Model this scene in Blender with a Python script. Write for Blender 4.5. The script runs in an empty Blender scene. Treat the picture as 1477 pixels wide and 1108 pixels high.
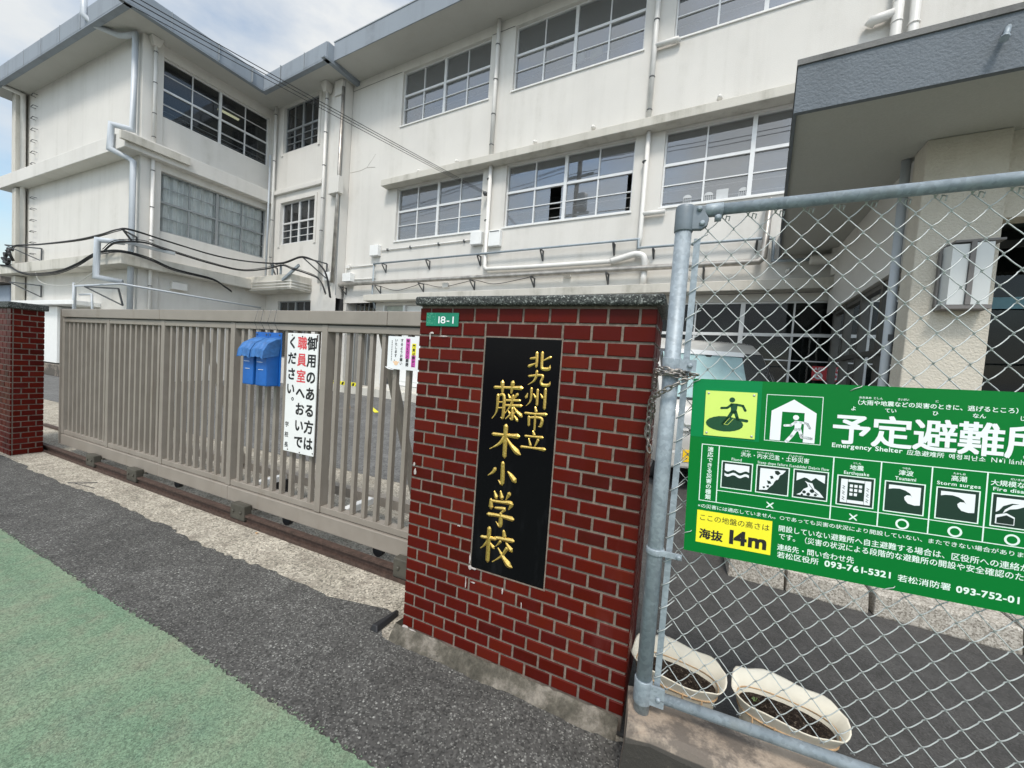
import bpy, bmesh, math, random
from mathutils import Vector, Matrix
from mathutils.geometry import tessellate_polygon
random.seed(7)
sc = bpy.context.scene
COL = sc.collection
R = math.radians

# ------------------------------------------------------------ camera, world, sun, exposure
YAW, PITCH, ROLL = R(-23.957), R(-2.6525), R(-3.9915)
fw = Vector((math.sin(YAW)*math.cos(PITCH), math.cos(YAW)*math.cos(PITCH), math.sin(PITCH)))
rt0 = Vector((math.cos(YAW), -math.sin(YAW), 0))
dn0 = fw.cross(rt0)
rt = math.cos(ROLL)*rt0 + math.sin(ROLL)*dn0
dn = -math.sin(ROLL)*rt0 + math.cos(ROLL)*dn0
cam = bpy.data.cameras.new('camera')
cam.sensor_width = 36; cam.sensor_fit = 'HORIZONTAL'
cam.lens = 555.5/1477*36
cam.clip_start = 0.05; cam.clip_end = 3000
co = bpy.data.objects.new('camera', cam); COL.objects.link(co)
m = Matrix((rt, -dn, -fw)).transposed().to_4x4()
m.translation = Vector((0, 0, 1.5))
co.matrix_world = m
sc.camera = co

SUN_EL, SUN_AZ = R(57), R(162)      # azimuth clockwise from +Y: sun high behind the camera, a little right
w = bpy.data.worlds.new('World'); sc.world = w; w.use_nodes = True
nt = w.node_tree; nt.nodes.clear()
def N(t, **k):
    n = nt.nodes.new(t)
    for a, b in k.items(): setattr(n, a, b)
    return n
out = N('ShaderNodeOutputWorld'); bg = N('ShaderNodeBackground')
bg.inputs['Strength'].default_value = 0.072
sky = N('ShaderNodeTexSky'); sky.sky_type = 'NISHITA'; sky.sun_disc = False
sky.sun_elevation = SUN_EL; sky.sun_rotation = SUN_AZ; sky.air_density = 1.2; sky.dust_density = 1.5
tc = N('ShaderNodeTexCoord')
mp = N('ShaderNodeMapping'); mp.inputs['Scale'].default_value = (1.0, 1.0, 2.2); mp.inputs['Location'].default_value = (0.4, 0.9, 0.2)
no = N('ShaderNodeTexNoise'); no.inputs['Scale'].default_value = 2.1; no.inputs['Detail'].default_value = 7; no.inputs['Roughness'].default_value = .55
cr = N('ShaderNodeValToRGB'); cr.color_ramp.elements[0].position = .36; cr.color_ramp.elements[1].position = .60
no2 = N('ShaderNodeTexNoise'); no2.inputs['Scale'].default_value = 3.0; no2.inputs['Detail'].default_value = 8
cr2 = N('ShaderNodeValToRGB')
cr2.color_ramp.elements[0].position = .3; cr2.color_ramp.elements[0].color = (7.6, 8.0, 8.3, 1)
cr2.color_ramp.elements[1].position = .7; cr2.color_ramp.elements[1].color = (8.6, 8.8, 8.9, 1)
mx = N('ShaderNodeMixRGB')
L = nt.links.new
L(tc.outputs['Generated'], mp.inputs['Vector']); L(mp.outputs['Vector'], no.inputs['Vector']); L(mp.outputs['Vector'], no2.inputs['Vector'])
L(no.outputs['Fac'], cr.inputs['Fac']); L(no2.outputs['Fac'], cr2.inputs['Fac'])
sk2 = N('ShaderNodeMixRGB', blend_type='MULTIPLY'); sk2.inputs['Fac'].default_value = 1; sk2.inputs[2].default_value = (2.0, 2.05, 1.95, 1)
L(sky.outputs['Color'], sk2.inputs[1])
L(cr.outputs['Color'], mx.inputs['Fac']); L(sk2.outputs['Color'], mx.inputs[1]); L(cr2.outputs['Color'], mx.inputs[2])
vd_ = N('ShaderNodeVectorMath', operation='DOT_PRODUCT'); vd_.inputs[1].default_value = (math.sin(SUN_AZ)*math.cos(SUN_EL), math.cos(SUN_AZ)*math.cos(SUN_EL), math.sin(SUN_EL))
L(tc.outputs['Generated'], vd_.inputs[0])
gl_ = N('ShaderNodeMapRange', interpolation_type='SMOOTHSTEP'); gl_.inputs['From Min'].default_value = .1; gl_.inputs['From Max'].default_value = 1; gl_.inputs['To Min'].default_value = .85; gl_.inputs['To Max'].default_value = 1.35
L(vd_.outputs['Value'], gl_.inputs['Value'])
mg = N('ShaderNodeVectorMath', operation='SCALE'); L(mx.outputs['Color'], mg.inputs[0]); L(gl_.outputs['Result'], mg.inputs['Scale'])
L(mg.outputs['Vector'], bg.inputs['Color']); L(bg.outputs['Background'], out.inputs['Surface'])

sl = bpy.data.lights.new('sun', 'SUN'); sl.energy = 1.5; sl.angle = R(11); sl.color = (1, .94, .86)
so = bpy.data.objects.new('sun', sl); COL.objects.link(so)
sd = Vector((math.sin(SUN_AZ)*math.cos(SUN_EL), math.cos(SUN_AZ)*math.cos(SUN_EL), math.sin(SUN_EL)))
so.rotation_euler = sd.to_track_quat('Z', 'Y').to_euler(); so.location = (0, -5, 20)
sc.view_settings.view_transform = 'Standard'; sc.view_settings.look = 'None'
sc.view_settings.gamma = 1; sc.view_settings.exposure = 0.70
sc.cycles.max_bounces = 6; sc.cycles.transparent_max_bounces = 12

# ------------------------------------------------------------ materials
class NT:
    def __init__(s, name):
        s.m = bpy.data.materials.new(name); s.m.use_nodes = True
        s.t = s.m.node_tree; s.t.nodes.clear()
        s.o = s.n('ShaderNodeOutputMaterial'); s._c = None
    def n(s, t, **k):
        x = s.t.nodes.new(t)
        for a, b in k.items():
            if a in x.inputs and not hasattr(x, a): x.inputs[a].default_value = b
            else: setattr(x, a, b)
        return x
    def l(s, a, b): s.t.links.new(a, b)
    def coord(s):
        if s._c is None: s._c = s.n('ShaderNodeTexCoord').outputs['Object']
        return s._c
    def noise(s, scale, detail=4, rough=.55, sc=None):
        x = s.n('ShaderNodeTexNoise'); x.inputs['Scale'].default_value = scale
        x.inputs['Detail'].default_value = detail; x.inputs['Roughness'].default_value = rough
        v = s.coord()
        if sc:
            mpp = s.n('ShaderNodeMapping'); mpp.inputs['Scale'].default_value = sc; s.l(v, mpp.inputs['Vector']); v = mpp.outputs['Vector']
        s.l(v, x.inputs['Vector']); return x.outputs['Fac']
    def ramp(s, fac, *st):
        x = s.n('ShaderNodeValToRGB'); e = x.color_ramp.elements
        while len(e) < len(st): e.new(.5)
        for q, (p, c) in zip(e, st):
            q.position = p; q.color = (c[0], c[1], c[2], 1) if not isinstance(c, (int, float)) else (c, c, c, 1)
        s.l(fac, x.inputs['Fac']); return x.outputs['Color']
    def mix(s, f, a, b, mode='MIX'):
        x = s.n('ShaderNodeMixRGB', blend_type=mode)
        for i, v in ((0, f), (1, a), (2, b)):
            if isinstance(v, (int, float)): x.inputs[i].default_value = v if i == 0 else (v, v, v, 1)
            elif isinstance(v, tuple): x.inputs[i].default_value = (*v[:3], 1)
            else: s.l(v, x.inputs[i])
        return x.outputs[0]
    def pbr(s, col, rough=.6, metal=0, bump=None, bs=.3, bd=.01, spec=.5, coat=0):
        p = s.n('ShaderNodeBsdfPrincipled')
        if isinstance(col, tuple): p.inputs['Base Color'].default_value = (*col[:3], 1)
        else: s.l(col, p.inputs['Base Color'])
        if isinstance(rough, (int, float)): p.inputs['Roughness'].default_value = rough
        else: s.l(rough, p.inputs['Roughness'])
        p.inputs['Metallic'].default_value = metal; p.inputs['Specular IOR Level'].default_value = spec
        p.inputs['Coat Weight'].default_value = coat; p.inputs['Coat Roughness'].default_value = .08
        if bump is not None:
            b = s.n('ShaderNodeBump'); b.inputs['Strength'].default_value = bs; b.inputs['Distance'].default_value = bd
            s.l(bump, b.inputs['Height']); s.l(b.outputs['Normal'], p.inputs['Normal'])
        s.l(p.outputs[0], s.o.inputs['Surface']); s.p = p
        return s.m
def plain(name, col, rough=.55, metal=0, var=.12, scale=6, spec=.5, bump=0, coat=0):
    x = NT(name)
    f = x.noise(scale, 5)
    c = x.ramp(f, (.3, tuple(v*(1-var) for v in col)), (.7, tuple(min(1, v*(1+var)) for v in col)))
    return x.pbr(c, rough, metal, f if bump else None, bump, .004, spec, coat)
def stucco(name, col, stain=(.42, .41, .38), amt=.5, bs=.35, scale=70):
    x = NT(name)
    big = x.noise(.55, 6, .6); streak = x.noise(1.0, 5, .6, (2.6, 2.6, .16)); fine = x.noise(scale, 3, .6); blot = x.noise(3.2, 6, .7)
    c = x.ramp(big, (.3, tuple(v*.94 for v in col)), (.7, tuple(min(1, v*1.04) for v in col)))
    st = x.ramp(streak, (.48, 0), (.74, 1)); bl = x.ramp(blot, (.45, 0), (.75, .9))
    msk = x.mix(1, st, bl, 'MULTIPLY'); msk2 = x.mix(.35, msk, st, 'ADD')
    f2 = x.mix(1, msk2, amt, 'MULTIPLY')
    c = x.mix(f2, c, stain)
    c = x.mix(.12, c, fine, 'OVERLAY')
    return x.pbr(c, .85, 0, fine, bs, .012, .25)
M = {}
M['wall'] = stucco('white_stucco', (.665, .65, .615), (.43, .415, .37), .5)
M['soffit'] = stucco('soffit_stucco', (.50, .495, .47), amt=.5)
M['ledge'] = stucco('weathered_ledge', (.58, .56, .505), (.22, .21, .165), 1.0)
M['fascia'] = stucco('blue_grey_fascia', (.27, .305, .345), (.15, .165, .18), .7)
M['canopyblue'] = stucco('rough_blue_stucco', (.165, .187, .21), (.10, .11, .12), .6, .8, 45)
M['column'] = stucco('cream_rough_stucco', (.60, .56, .48), (.40, .36, .30), .5, .9, 45)
M['trim'] = plain('white_trim', (.76, .76, .74), .4, var=.04)
M['alum'] = plain('window_aluminium', (.70, .71, .71), .35, .15, .05)
M['alumdk'] = plain('grey_aluminium', (.33, .35, .36), .35, .3, .06)
M['pvc'] = plain('white_pipe_paint', (.70, .69, .66), .45, var=.07, scale=3)
M['pvcgrey'] = plain('grey_pipe', (.48, .52, .56), .4, var=.06, scale=3)
M['steelpipe'] = plain('aged_steel_pipe', (.40, .38, .35), .38, .6, .3, 5)
M['galv'] = None
x = NT('galvanised_steel')
v = x.n('ShaderNodeTexVoronoi'); v.inputs['Scale'].default_value = 90; x.l(x.coord(), v.inputs['Vector'])
f = x.noise(14, 6); f3 = x.noise(5, 5, .6, (1, 1, .3))
c = x.ramp(f, (.3, (.24, .285, .32)), (.7, (.33, .38, .415)))
sv = x.n('ShaderNodeSeparateColor'); x.l(v.outputs['Color'], sv.inputs[0])
c = x.mix(.14, c, sv.outputs[0], 'OVERLAY'); c = x.mix(x.ramp(f3, (.6, 0), (.75, .5)), c, (.36, .37, .34))
M['galv'] = x.pbr(c, x.ramp(f, (.3, .42), (.7, .6)), .2, f, .12, .002)
M['wire'] = plain('zinc_wire', (.50, .53, .52), .42, .3, .15, 30)
M['rust'] = plain('rusty_iron', (.075, .048, .038), .7, .2, .4, 30, bump=.5)
M['darkmetal'] = plain('dark_bracket', (.09, .095, .10), .5, .3, .2)
M['black'] = plain('black_rubber', (.018, .018, .02), .5, var=.2)
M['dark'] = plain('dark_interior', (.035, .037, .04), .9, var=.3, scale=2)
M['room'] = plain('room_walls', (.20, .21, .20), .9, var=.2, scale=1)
x = NT('gate_paint')
f = x.noise(5, 6, .6); g = x.noise(40, 4); gr = x.noise(7, 5, .65, (1, 1, .2))
c = x.ramp(f, (.3, (.255, .226, .194)), (.7, (.305, .272, .235)))
c = x.mix(x.ramp(gr, (.58, 0), (.78, .6)), c, (.19, .15, .11)); rs = x.noise(11, 5, .7, (1, 1, .35)); c = x.mix(x.ramp(rs, (.70, 0), (.78, .7)), c, (.16, .085, .045))
M['gate'] = x.pbr(c, x.ramp(f, (.3, .38), (.7, .52)), .1, g, .05, .002)
x = NT('glazed_brick')
gi = x.n('ShaderNodeNewGeometry')
c = x.ramp(gi.outputs['Random Per Island'], (0, (.050, .006, .003)), (.25, (.076, .0065, .003)), (.7, (.090, .007, .003)), (1, (.108, .013, .006)))
f = x.noise(9, 6, .6); dst = x.noise(2.2, 6, .7, (1.6, 1.6, .35))
c = x.mix(x.ramp(f, (.35, 0), (.75, .5)), c, (.085, .010, .012))
c = x.mix(x.ramp(dst, (.62, 0), (.8, .22)), c, (.22, .08, .08))
fine = x.noise(120, 3)
M['brick'] = x.pbr(c, x.ramp(f, (.3, .3), (.7, .45)), 0, fine, .05, .002, .10)
x = NT('mortar')
f = x.noise(35, 6, .7); d = x.noise(4, 5)
c = x.ramp(f, (.3, (.12, .095, .077)), (.7, (.28, .23, .19)))
c = x.mix(x.ramp(d, (.45, 0), (.7, .6)), c, (.14, .125, .11))
M['mortar'] = x.pbr(c, .9, 0, f, .5, .004, .2)
x = NT('efflorescence'); f = x.noise(60, 5, .7)
M['lime'] = x.pbr(x.ramp(f, (.3, (.34, .29, .27)), (.7, (.58, .54, .52))), .95, 0, f, .5, .003, .2)
x = NT('dark_granite')
v = x.n('ShaderNodeTexVoronoi'); v.inputs['Scale'].default_value = 170; x.l(x.coord(), v.inputs['Vector'])
sp = x.n('ShaderNodeSeparateColor'); x.l(v.outputs['Color'], sp.inputs[0])
c = x.ramp(sp.outputs[0], (0, (.012, .014, .013)), (.6, (.045, .05, .047)), (.88, (.13, .14, .13)), (1, (.32, .34, .32)))
M['granite'] = x.pbr(c, .6, 0, sp.outputs[0], .5, .003, .4)
x = NT('polished_black_stone'); f = x.noise(8, 4); ds = x.noise(3, 6, .7, (2, 2, .5))
M['stone'] = x.pbr(x.ramp(ds, (.55, (.004, .004, .005)), (.85, (.016, .017, .02))), x.ramp(f, (.3, .12), (.7, .2)), 0, None, spec=.08)
x = NT('gold_leaf'); f = x.noise(160, 3)
M['gold'] = x.pbr(x.ramp(f, (.3, (.55, .33, .06)), (.7, (.95, .70, .22))), .28, .85, f, .3, .002)
def asphalt(name, dark, mid, light, scale, thr=.8, bs=.6, peb=0.0):
    x = NT(name)
    def vor(sc_):
        v = x.n('ShaderNodeTexVoronoi', voronoi_dimensions='2D'); v.inputs['Scale'].default_value = sc_; x.l(x.coord(), v.inputs['Vector'])
        q = x.n('ShaderNodeSeparateColor'); x.l(v.outputs['Color'], q.inputs[0]); return v.outputs['Distance'], q.outputs
    d1_, c1_ = vor(scale); d2_, c2_ = vor(scale*.42); d3_, c3_ = vor(scale*.8)
    big = x.noise(1.1, 6, .6); fine = x.noise(scale*3, 3, .7); pat = x.noise(5, 6, .68); lump = x.noise(24, 4, .6)
    c = x.ramp(c1_[0], (0, dark), (.45, mid), (thr, mid), (1, tuple(a_*.55+b_*.45 for a_, b_ in zip(mid, light))))
    c = x.mix(x.mix(1, x.ramp(d3_, (.22, 1), (.34, 0)), x.ramp(c3_[1], (.86, 0), (.9, 1)), 'MULTIPLY'), c, tuple(v_*.9 for v_ in light))
    if peb:
        pk = x.mix(1, x.ramp(c2_[1], (.80, 0), (.84, 1)), x.ramp(pat, (.40, 0), (.56, 1)), 'MULTIPLY')
        pc = x.ramp(c2_[2], (0, tuple(v_*.55 for v_ in light)), (1, tuple(v_*1.3 for v_ in light)))
        c = x.mix(x.mix(1, x.ramp(d2_, (.20, 1), (.30, 0)), x.mix(1, pk, peb, 'MULTIPLY'), 'MULTIPLY'), c, pc)
    c = x.mix(.55, c, x.ramp(big, (.3, .34), (.7, .64)), 'OVERLAY'); c = x.mix(.5, c, x.ramp(pat, (.3, .28), (.7, .68)), 'OVERLAY'); c = x.mix(.3, c, x.ramp(lump, (.3, .3), (.7, .7)), 'OVERLAY')
    h = x.mix(.5, c1_[0], fine)
    return x.pbr(c, .82, 0, h, bs, .006, .3)
M['asphalt'] = asphalt('coarse_asphalt', (.040, .039, .037), (.085, .083, .078), (.27, .27, .25), 130, .8, .6, 1.0)
M['yard'] = asphalt('yard_asphalt', (.05, .048, .045), (.075, .073, .07), (.13, .125, .12), 170, .9, .35)
M['oldyard'] = asphalt('grey_yard_asphalt', (.08, .08, .078), (.15, .15, .147), (.25, .25, .24), 60, .8, .35)
x = NT('green_coating')
f = x.noise(240, 3, .7); b = x.noise(1.4, 6, .62); p_ = x.noise(8, 5, .6)
c = x.ramp(b, (.3, (.120, .200, .130)), (.52, (.165, .235, .155)), (.72, (.205, .235, .165)))
c = x.mix(x.ramp(p_, (.47, 0), (.72, .55)), c, (.205, .205, .15)); p2_ = x.noise(2.6, 6, .7); c = x.mix(x.ramp(p2_, (.5, 0), (.68, .5)), c, (.11, .175, .125))
vg = x.n('ShaderNodeTexVoronoi'); vg.inputs['Scale'].default_value = 150; x.l(x.coord(), vg.inputs['Vector']); sg = x.n('ShaderNodeSeparateColor'); x.l(vg.outputs['Color'], sg.inputs[0])
c = x.mix(.6, c, x.ramp(f, (.3, .2), (.7, .8)), 'OVERLAY'); c = x.mix(.5, c, x.ramp(sg.outputs[0], (0, .22), (.5, .5), (1, .74)), 'OVERLAY')
c = x.mix(x.ramp(sg.outputs[1], (.93, 0), (.97, .45)), c, (.06, .09, .07))
M['green'] = x.pbr(c, .85, 0, f, .55, .004, .25)
x = NT('apron_concrete')
f = x.noise(110, 4, .7); b = x.noise(3, 6, .65); v = x.n('ShaderNodeTexVoronoi'); v.inputs['Scale'].default_value = 95; x.l(x.coord(), v.inputs['Vector'])
sa = x.n('ShaderNodeSeparateColor'); x.l(v.outputs['Color'], sa.inputs[0]); b2 = x.noise(9, 7, .7)
c = x.ramp(b, (.3, (.30, .275, .225)), (.7, (.50, .46, .385)))
c = x.mix(.75, c, x.ramp(sa.outputs[0], (0, .12), (.45, .5), (.8, .58), (1, .92)), 'OVERLAY')
c = x.mix(x.ramp(b2, (.52, 0), (.66, .8)), c, (.20, .175, .145)); c = x.mix(x.ramp(f, (.58, 0), (.68, .8)), c, (.12, .105, .09))
M['apron'] = x.pbr(c, .9, 0, x.mix(.5, f, sa.outputs[0]), .9, .008, .2)
x = NT('old_concrete')
f = x.noise(60, 5, .7); b = x.noise(4, 7, .65); d = x.noise(2.5, 6, .7)
c = x.ramp(b, (.3, (.22, .19, .155)), (.7, (.42, .36, .30)))
c = x.mix(x.ramp(d, (.40, 0), (.52, .92)), c, (.085, .078, .07))
c = x.mix(x.ramp(f, (.6, 0), (.75, .5)), c, (.2, .18, .16))
M['oldconc'] = x.pbr(c, .9, 0, f, .6, .006, .2)
x = NT('grimy_kerb_concrete')
f = x.noise(60, 5, .7); b = x.noise(5, 7, .65); d = x.noise(3.5, 6, .72); ge = x.n('ShaderNodeNewGeometry'); sx_ = x.n('ShaderNodeSeparateXYZ'); x.l(x.coord(), sx_.inputs[0])
c = x.ramp(b, (.3, (.27, .215, .165)), (.7, (.46, .385, .31)))
c = x.mix(x.ramp(d, (.46, 0), (.56, .85)), c, (.115, .10, .088))
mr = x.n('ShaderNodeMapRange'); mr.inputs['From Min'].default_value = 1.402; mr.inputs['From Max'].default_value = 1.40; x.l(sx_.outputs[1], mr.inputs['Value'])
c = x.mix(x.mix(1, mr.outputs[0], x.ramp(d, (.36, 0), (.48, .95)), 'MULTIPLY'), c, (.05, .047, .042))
c = x.mix(x.ramp(f, (.6, 0), (.75, .5)), c, (.16, .14, .12))
M['curbconc'] = x.pbr(c, .9, 0, f, .6, .006, .2)
x = NT('mossy_mortar')
f = x.noise(45, 6, .75); b = x.noise(7, 7, .7)
c = x.ramp(b, (.34, (.055, .053, .043)), (.5, (.115, .105, .085)), (.66, (.26, .235, .20)))
M['foot'] = x.pbr(x.mix(.5, c, x.ramp(f, (.3, .2), (.7, .8)), 'OVERLAY'), .95, 0, f, 1.0, .012, .2)
x = NT('speckled_granite')
v = x.n('ShaderNodeTexVoronoi'); v.inputs['Scale'].default_value = 130; x.l(x.coord(), v.inputs['Vector'])
s1 = x.n('ShaderNodeSeparateColor'); x.l(v.outputs['Color'], s1.inputs[0]); f = x.noise(6, 5)
c = x.ramp(s1.outputs[0], (0, (.20, .18, .15)), (.5, (.40, .37, .32)), (1, (.58, .55, .49)))
M['kerb'] = x.pbr(x.mix(.3, c, x.ramp(f, (.3, .35), (.7, .65)), 'OVERLAY'), .8, 0, s1.outputs[0], .3, .003, .3)
M['blue'] = plain('blue_plastic', (.010, .115, .42), .42, var=.14, scale=9, bump=.1)
M['bluefab'] = plain('blue_vinyl_flap', (.035, .14, .37), .6, var=.3, scale=22, bump=.7)
M['white'] = plain('white_enamel', (.80, .81, .80), .4, var=.03)
M['paper'] = plain('laminated_paper', (.80, .82, .83), .25, var=.03)
M['cutpaper'] = plain('thin_white_paper', (.50, .52, .53), .6, var=.1)
M['ink'] = plain('black_ink', (.012, .012, .013), .5, var=.05)
M['red'] = plain('red_ink', (.66, .07, .08), .5, var=.1)
M['magenta'] = plain('magenta_print', (.60, .09, .42), .4, var=.06)
M['yellow'] = plain('yellow_print', (.88, .80, .03), .4, var=.03)
M['lime_y'] = plain('luminous_plate', (.62, .80, .16), .35, var=.04)
M['sgreen'] = plain('sign_green', (.0, .165, .026), .4, var=.05, scale=2, spec=.2)
M['sgreen2'] = plain('sign_green_sheet', (.001, .21, .06), .38, var=.03, spec=.2)
M['dkgreen'] = plain('dark_green_print', (.004, .065, .022), .4, var=.05)
M['mint'] = plain('white_reflective_print', (.74, .88, .80), .45, var=.03)
M['pwhite'] = plain('white_print', (.80, .83, .85), .4, var=.03)
M['addr'] = plain('green_enamel', (.0, .20, .115), .35, var=.1)
M['addrfade'] = plain('faded_green', (.10, .42, .27), .5, var=.3, scale=60)
M['planter'] = plain('cream_plastic', (.80, .75, .62), .5, var=.08, scale=8)
x = NT('potting_soil'); f = x.noise(90, 5, .75)
M['soil'] = x.pbr(x.ramp(f, (.4, (.02, .015, .012)), (.56, (.055, .04, .03)), (.68, (.30, .25, .19))), .95, 0, f, 1, .02, .2)
M['vanpaint'] = plain('pale_van_paint', (.50, .49, .46), .25, .1, .03, coat=.4)
M['vanwhite'] = plain('van_white', (.75, .76, .76), .25, 0, .03, coat=.4)
M['tyre'] = M['black']
M['chrome'] = plain('chrome', (.75, .76, .78), .15, .9, .05)
M['orange'] = plain('orange_plastic', (.85, .40, .04), .45, var=.1)
M['peach'] = plain('peach_print', (.80, .55, .35), .5, var=.05)
M['chain'] = plain('worn_chain', (.30, .28, .26), .4, .75, .3, 60)
M['house'] = plain('blue_grey_siding', (.26, .31, .37), .7, var=.08)
M['curtain'] = plain('white_curtain', (.74, .77, .76), .9, var=.12, scale=3)
M['cable'] = plain('black_cable', (.015, .016, .018), .55, var=.1)
M['greycable'] = plain('grey_cable', (.5, .5, .47), .6, var=.1)
M['copper'] = plain('metal_plate', (.45, .46, .47), .4, .6, .1)
x = NT('number_plate_yellow'); M['plate'] = x.pbr((.85, .55, .01), .4)
def glass(name, tint, ior, sky_veil=.0, rough=.015):
    x = NT(name)
    tr = x.n('ShaderNodeBsdfTransparent'); tr.inputs[0].default_value = (*tint, 1)
    gl = x.n('ShaderNodeBsdfGlossy'); gl.inputs['Roughness'].default_value = rough; gl.inputs['Color'].default_value = (.95, .97, 1, 1)
    fr = x.n('ShaderNodeFresnel'); fr.inputs['IOR'].default_value = ior
    ms = x.n('ShaderNodeMixShader'); x.l(fr.outputs[0], ms.inputs[0]); x.l(tr.outputs[0], ms.inputs[1]); x.l(gl.outputs[0], ms.inputs[2])
    b = x.n('ShaderNodeBump'); b.inputs['Strength'].default_value = .02; b.inputs['Distance'].default_value = .02
    x.l(x.noise(1.5, 2), b.inputs['Height']); x.l(b.outputs['Normal'], gl.inputs['Normal'])
    if sky_veil:  # pale diffuse veil, painted in for bright sky reflected by the panes
        df = x.n('ShaderNodeBsdfDiffuse'); df.inputs[0].default_value = (.55, .57, .58, 1)
        m2 = x.n('ShaderNodeMixShader'); m2.inputs[0].default_value = sky_veil
        x.l(ms.outputs[0], m2.inputs[1]); x.l(df.outputs[0], m2.inputs[2]); ms = m2
    x.l(ms.outputs[0], x.o.inputs['Surface'])
    return x.m
M['glass'] = glass('window_glass', (.72, .76, .78), 2.7, .15)
M['glassdk'] = glass('dark_window_glass', (.5, .55, .57), 1.7, .03)
M['glassclear'] = glass('curtained_window_glass', (.94, .95, .95), 1.35, .03)
M['glassent'] = glass('dark_entrance_glass', (.16, .26, .23), 1.33, .006)
M['glass1'] = glass('shaded_ground_floor_glass', (.40, .52, .48), 1.38, .012)
M['vglass'] = glass('van_windscreen', (.80, .88, .88), 1.6, .05)
x = NT('fluorescent_tube'); e = x.n('ShaderNodeEmission'); e.inputs[0].default_value = (1, .95, .6, 1); e.inputs[1].default_value = .45
x.l(e.outputs[0], x.o.inputs['Surface']); M['lamp'] = x.m
M['lampglass'] = plain('frosted_lamp_cover', (.62, .64, .63), .3, var=.03)

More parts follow.
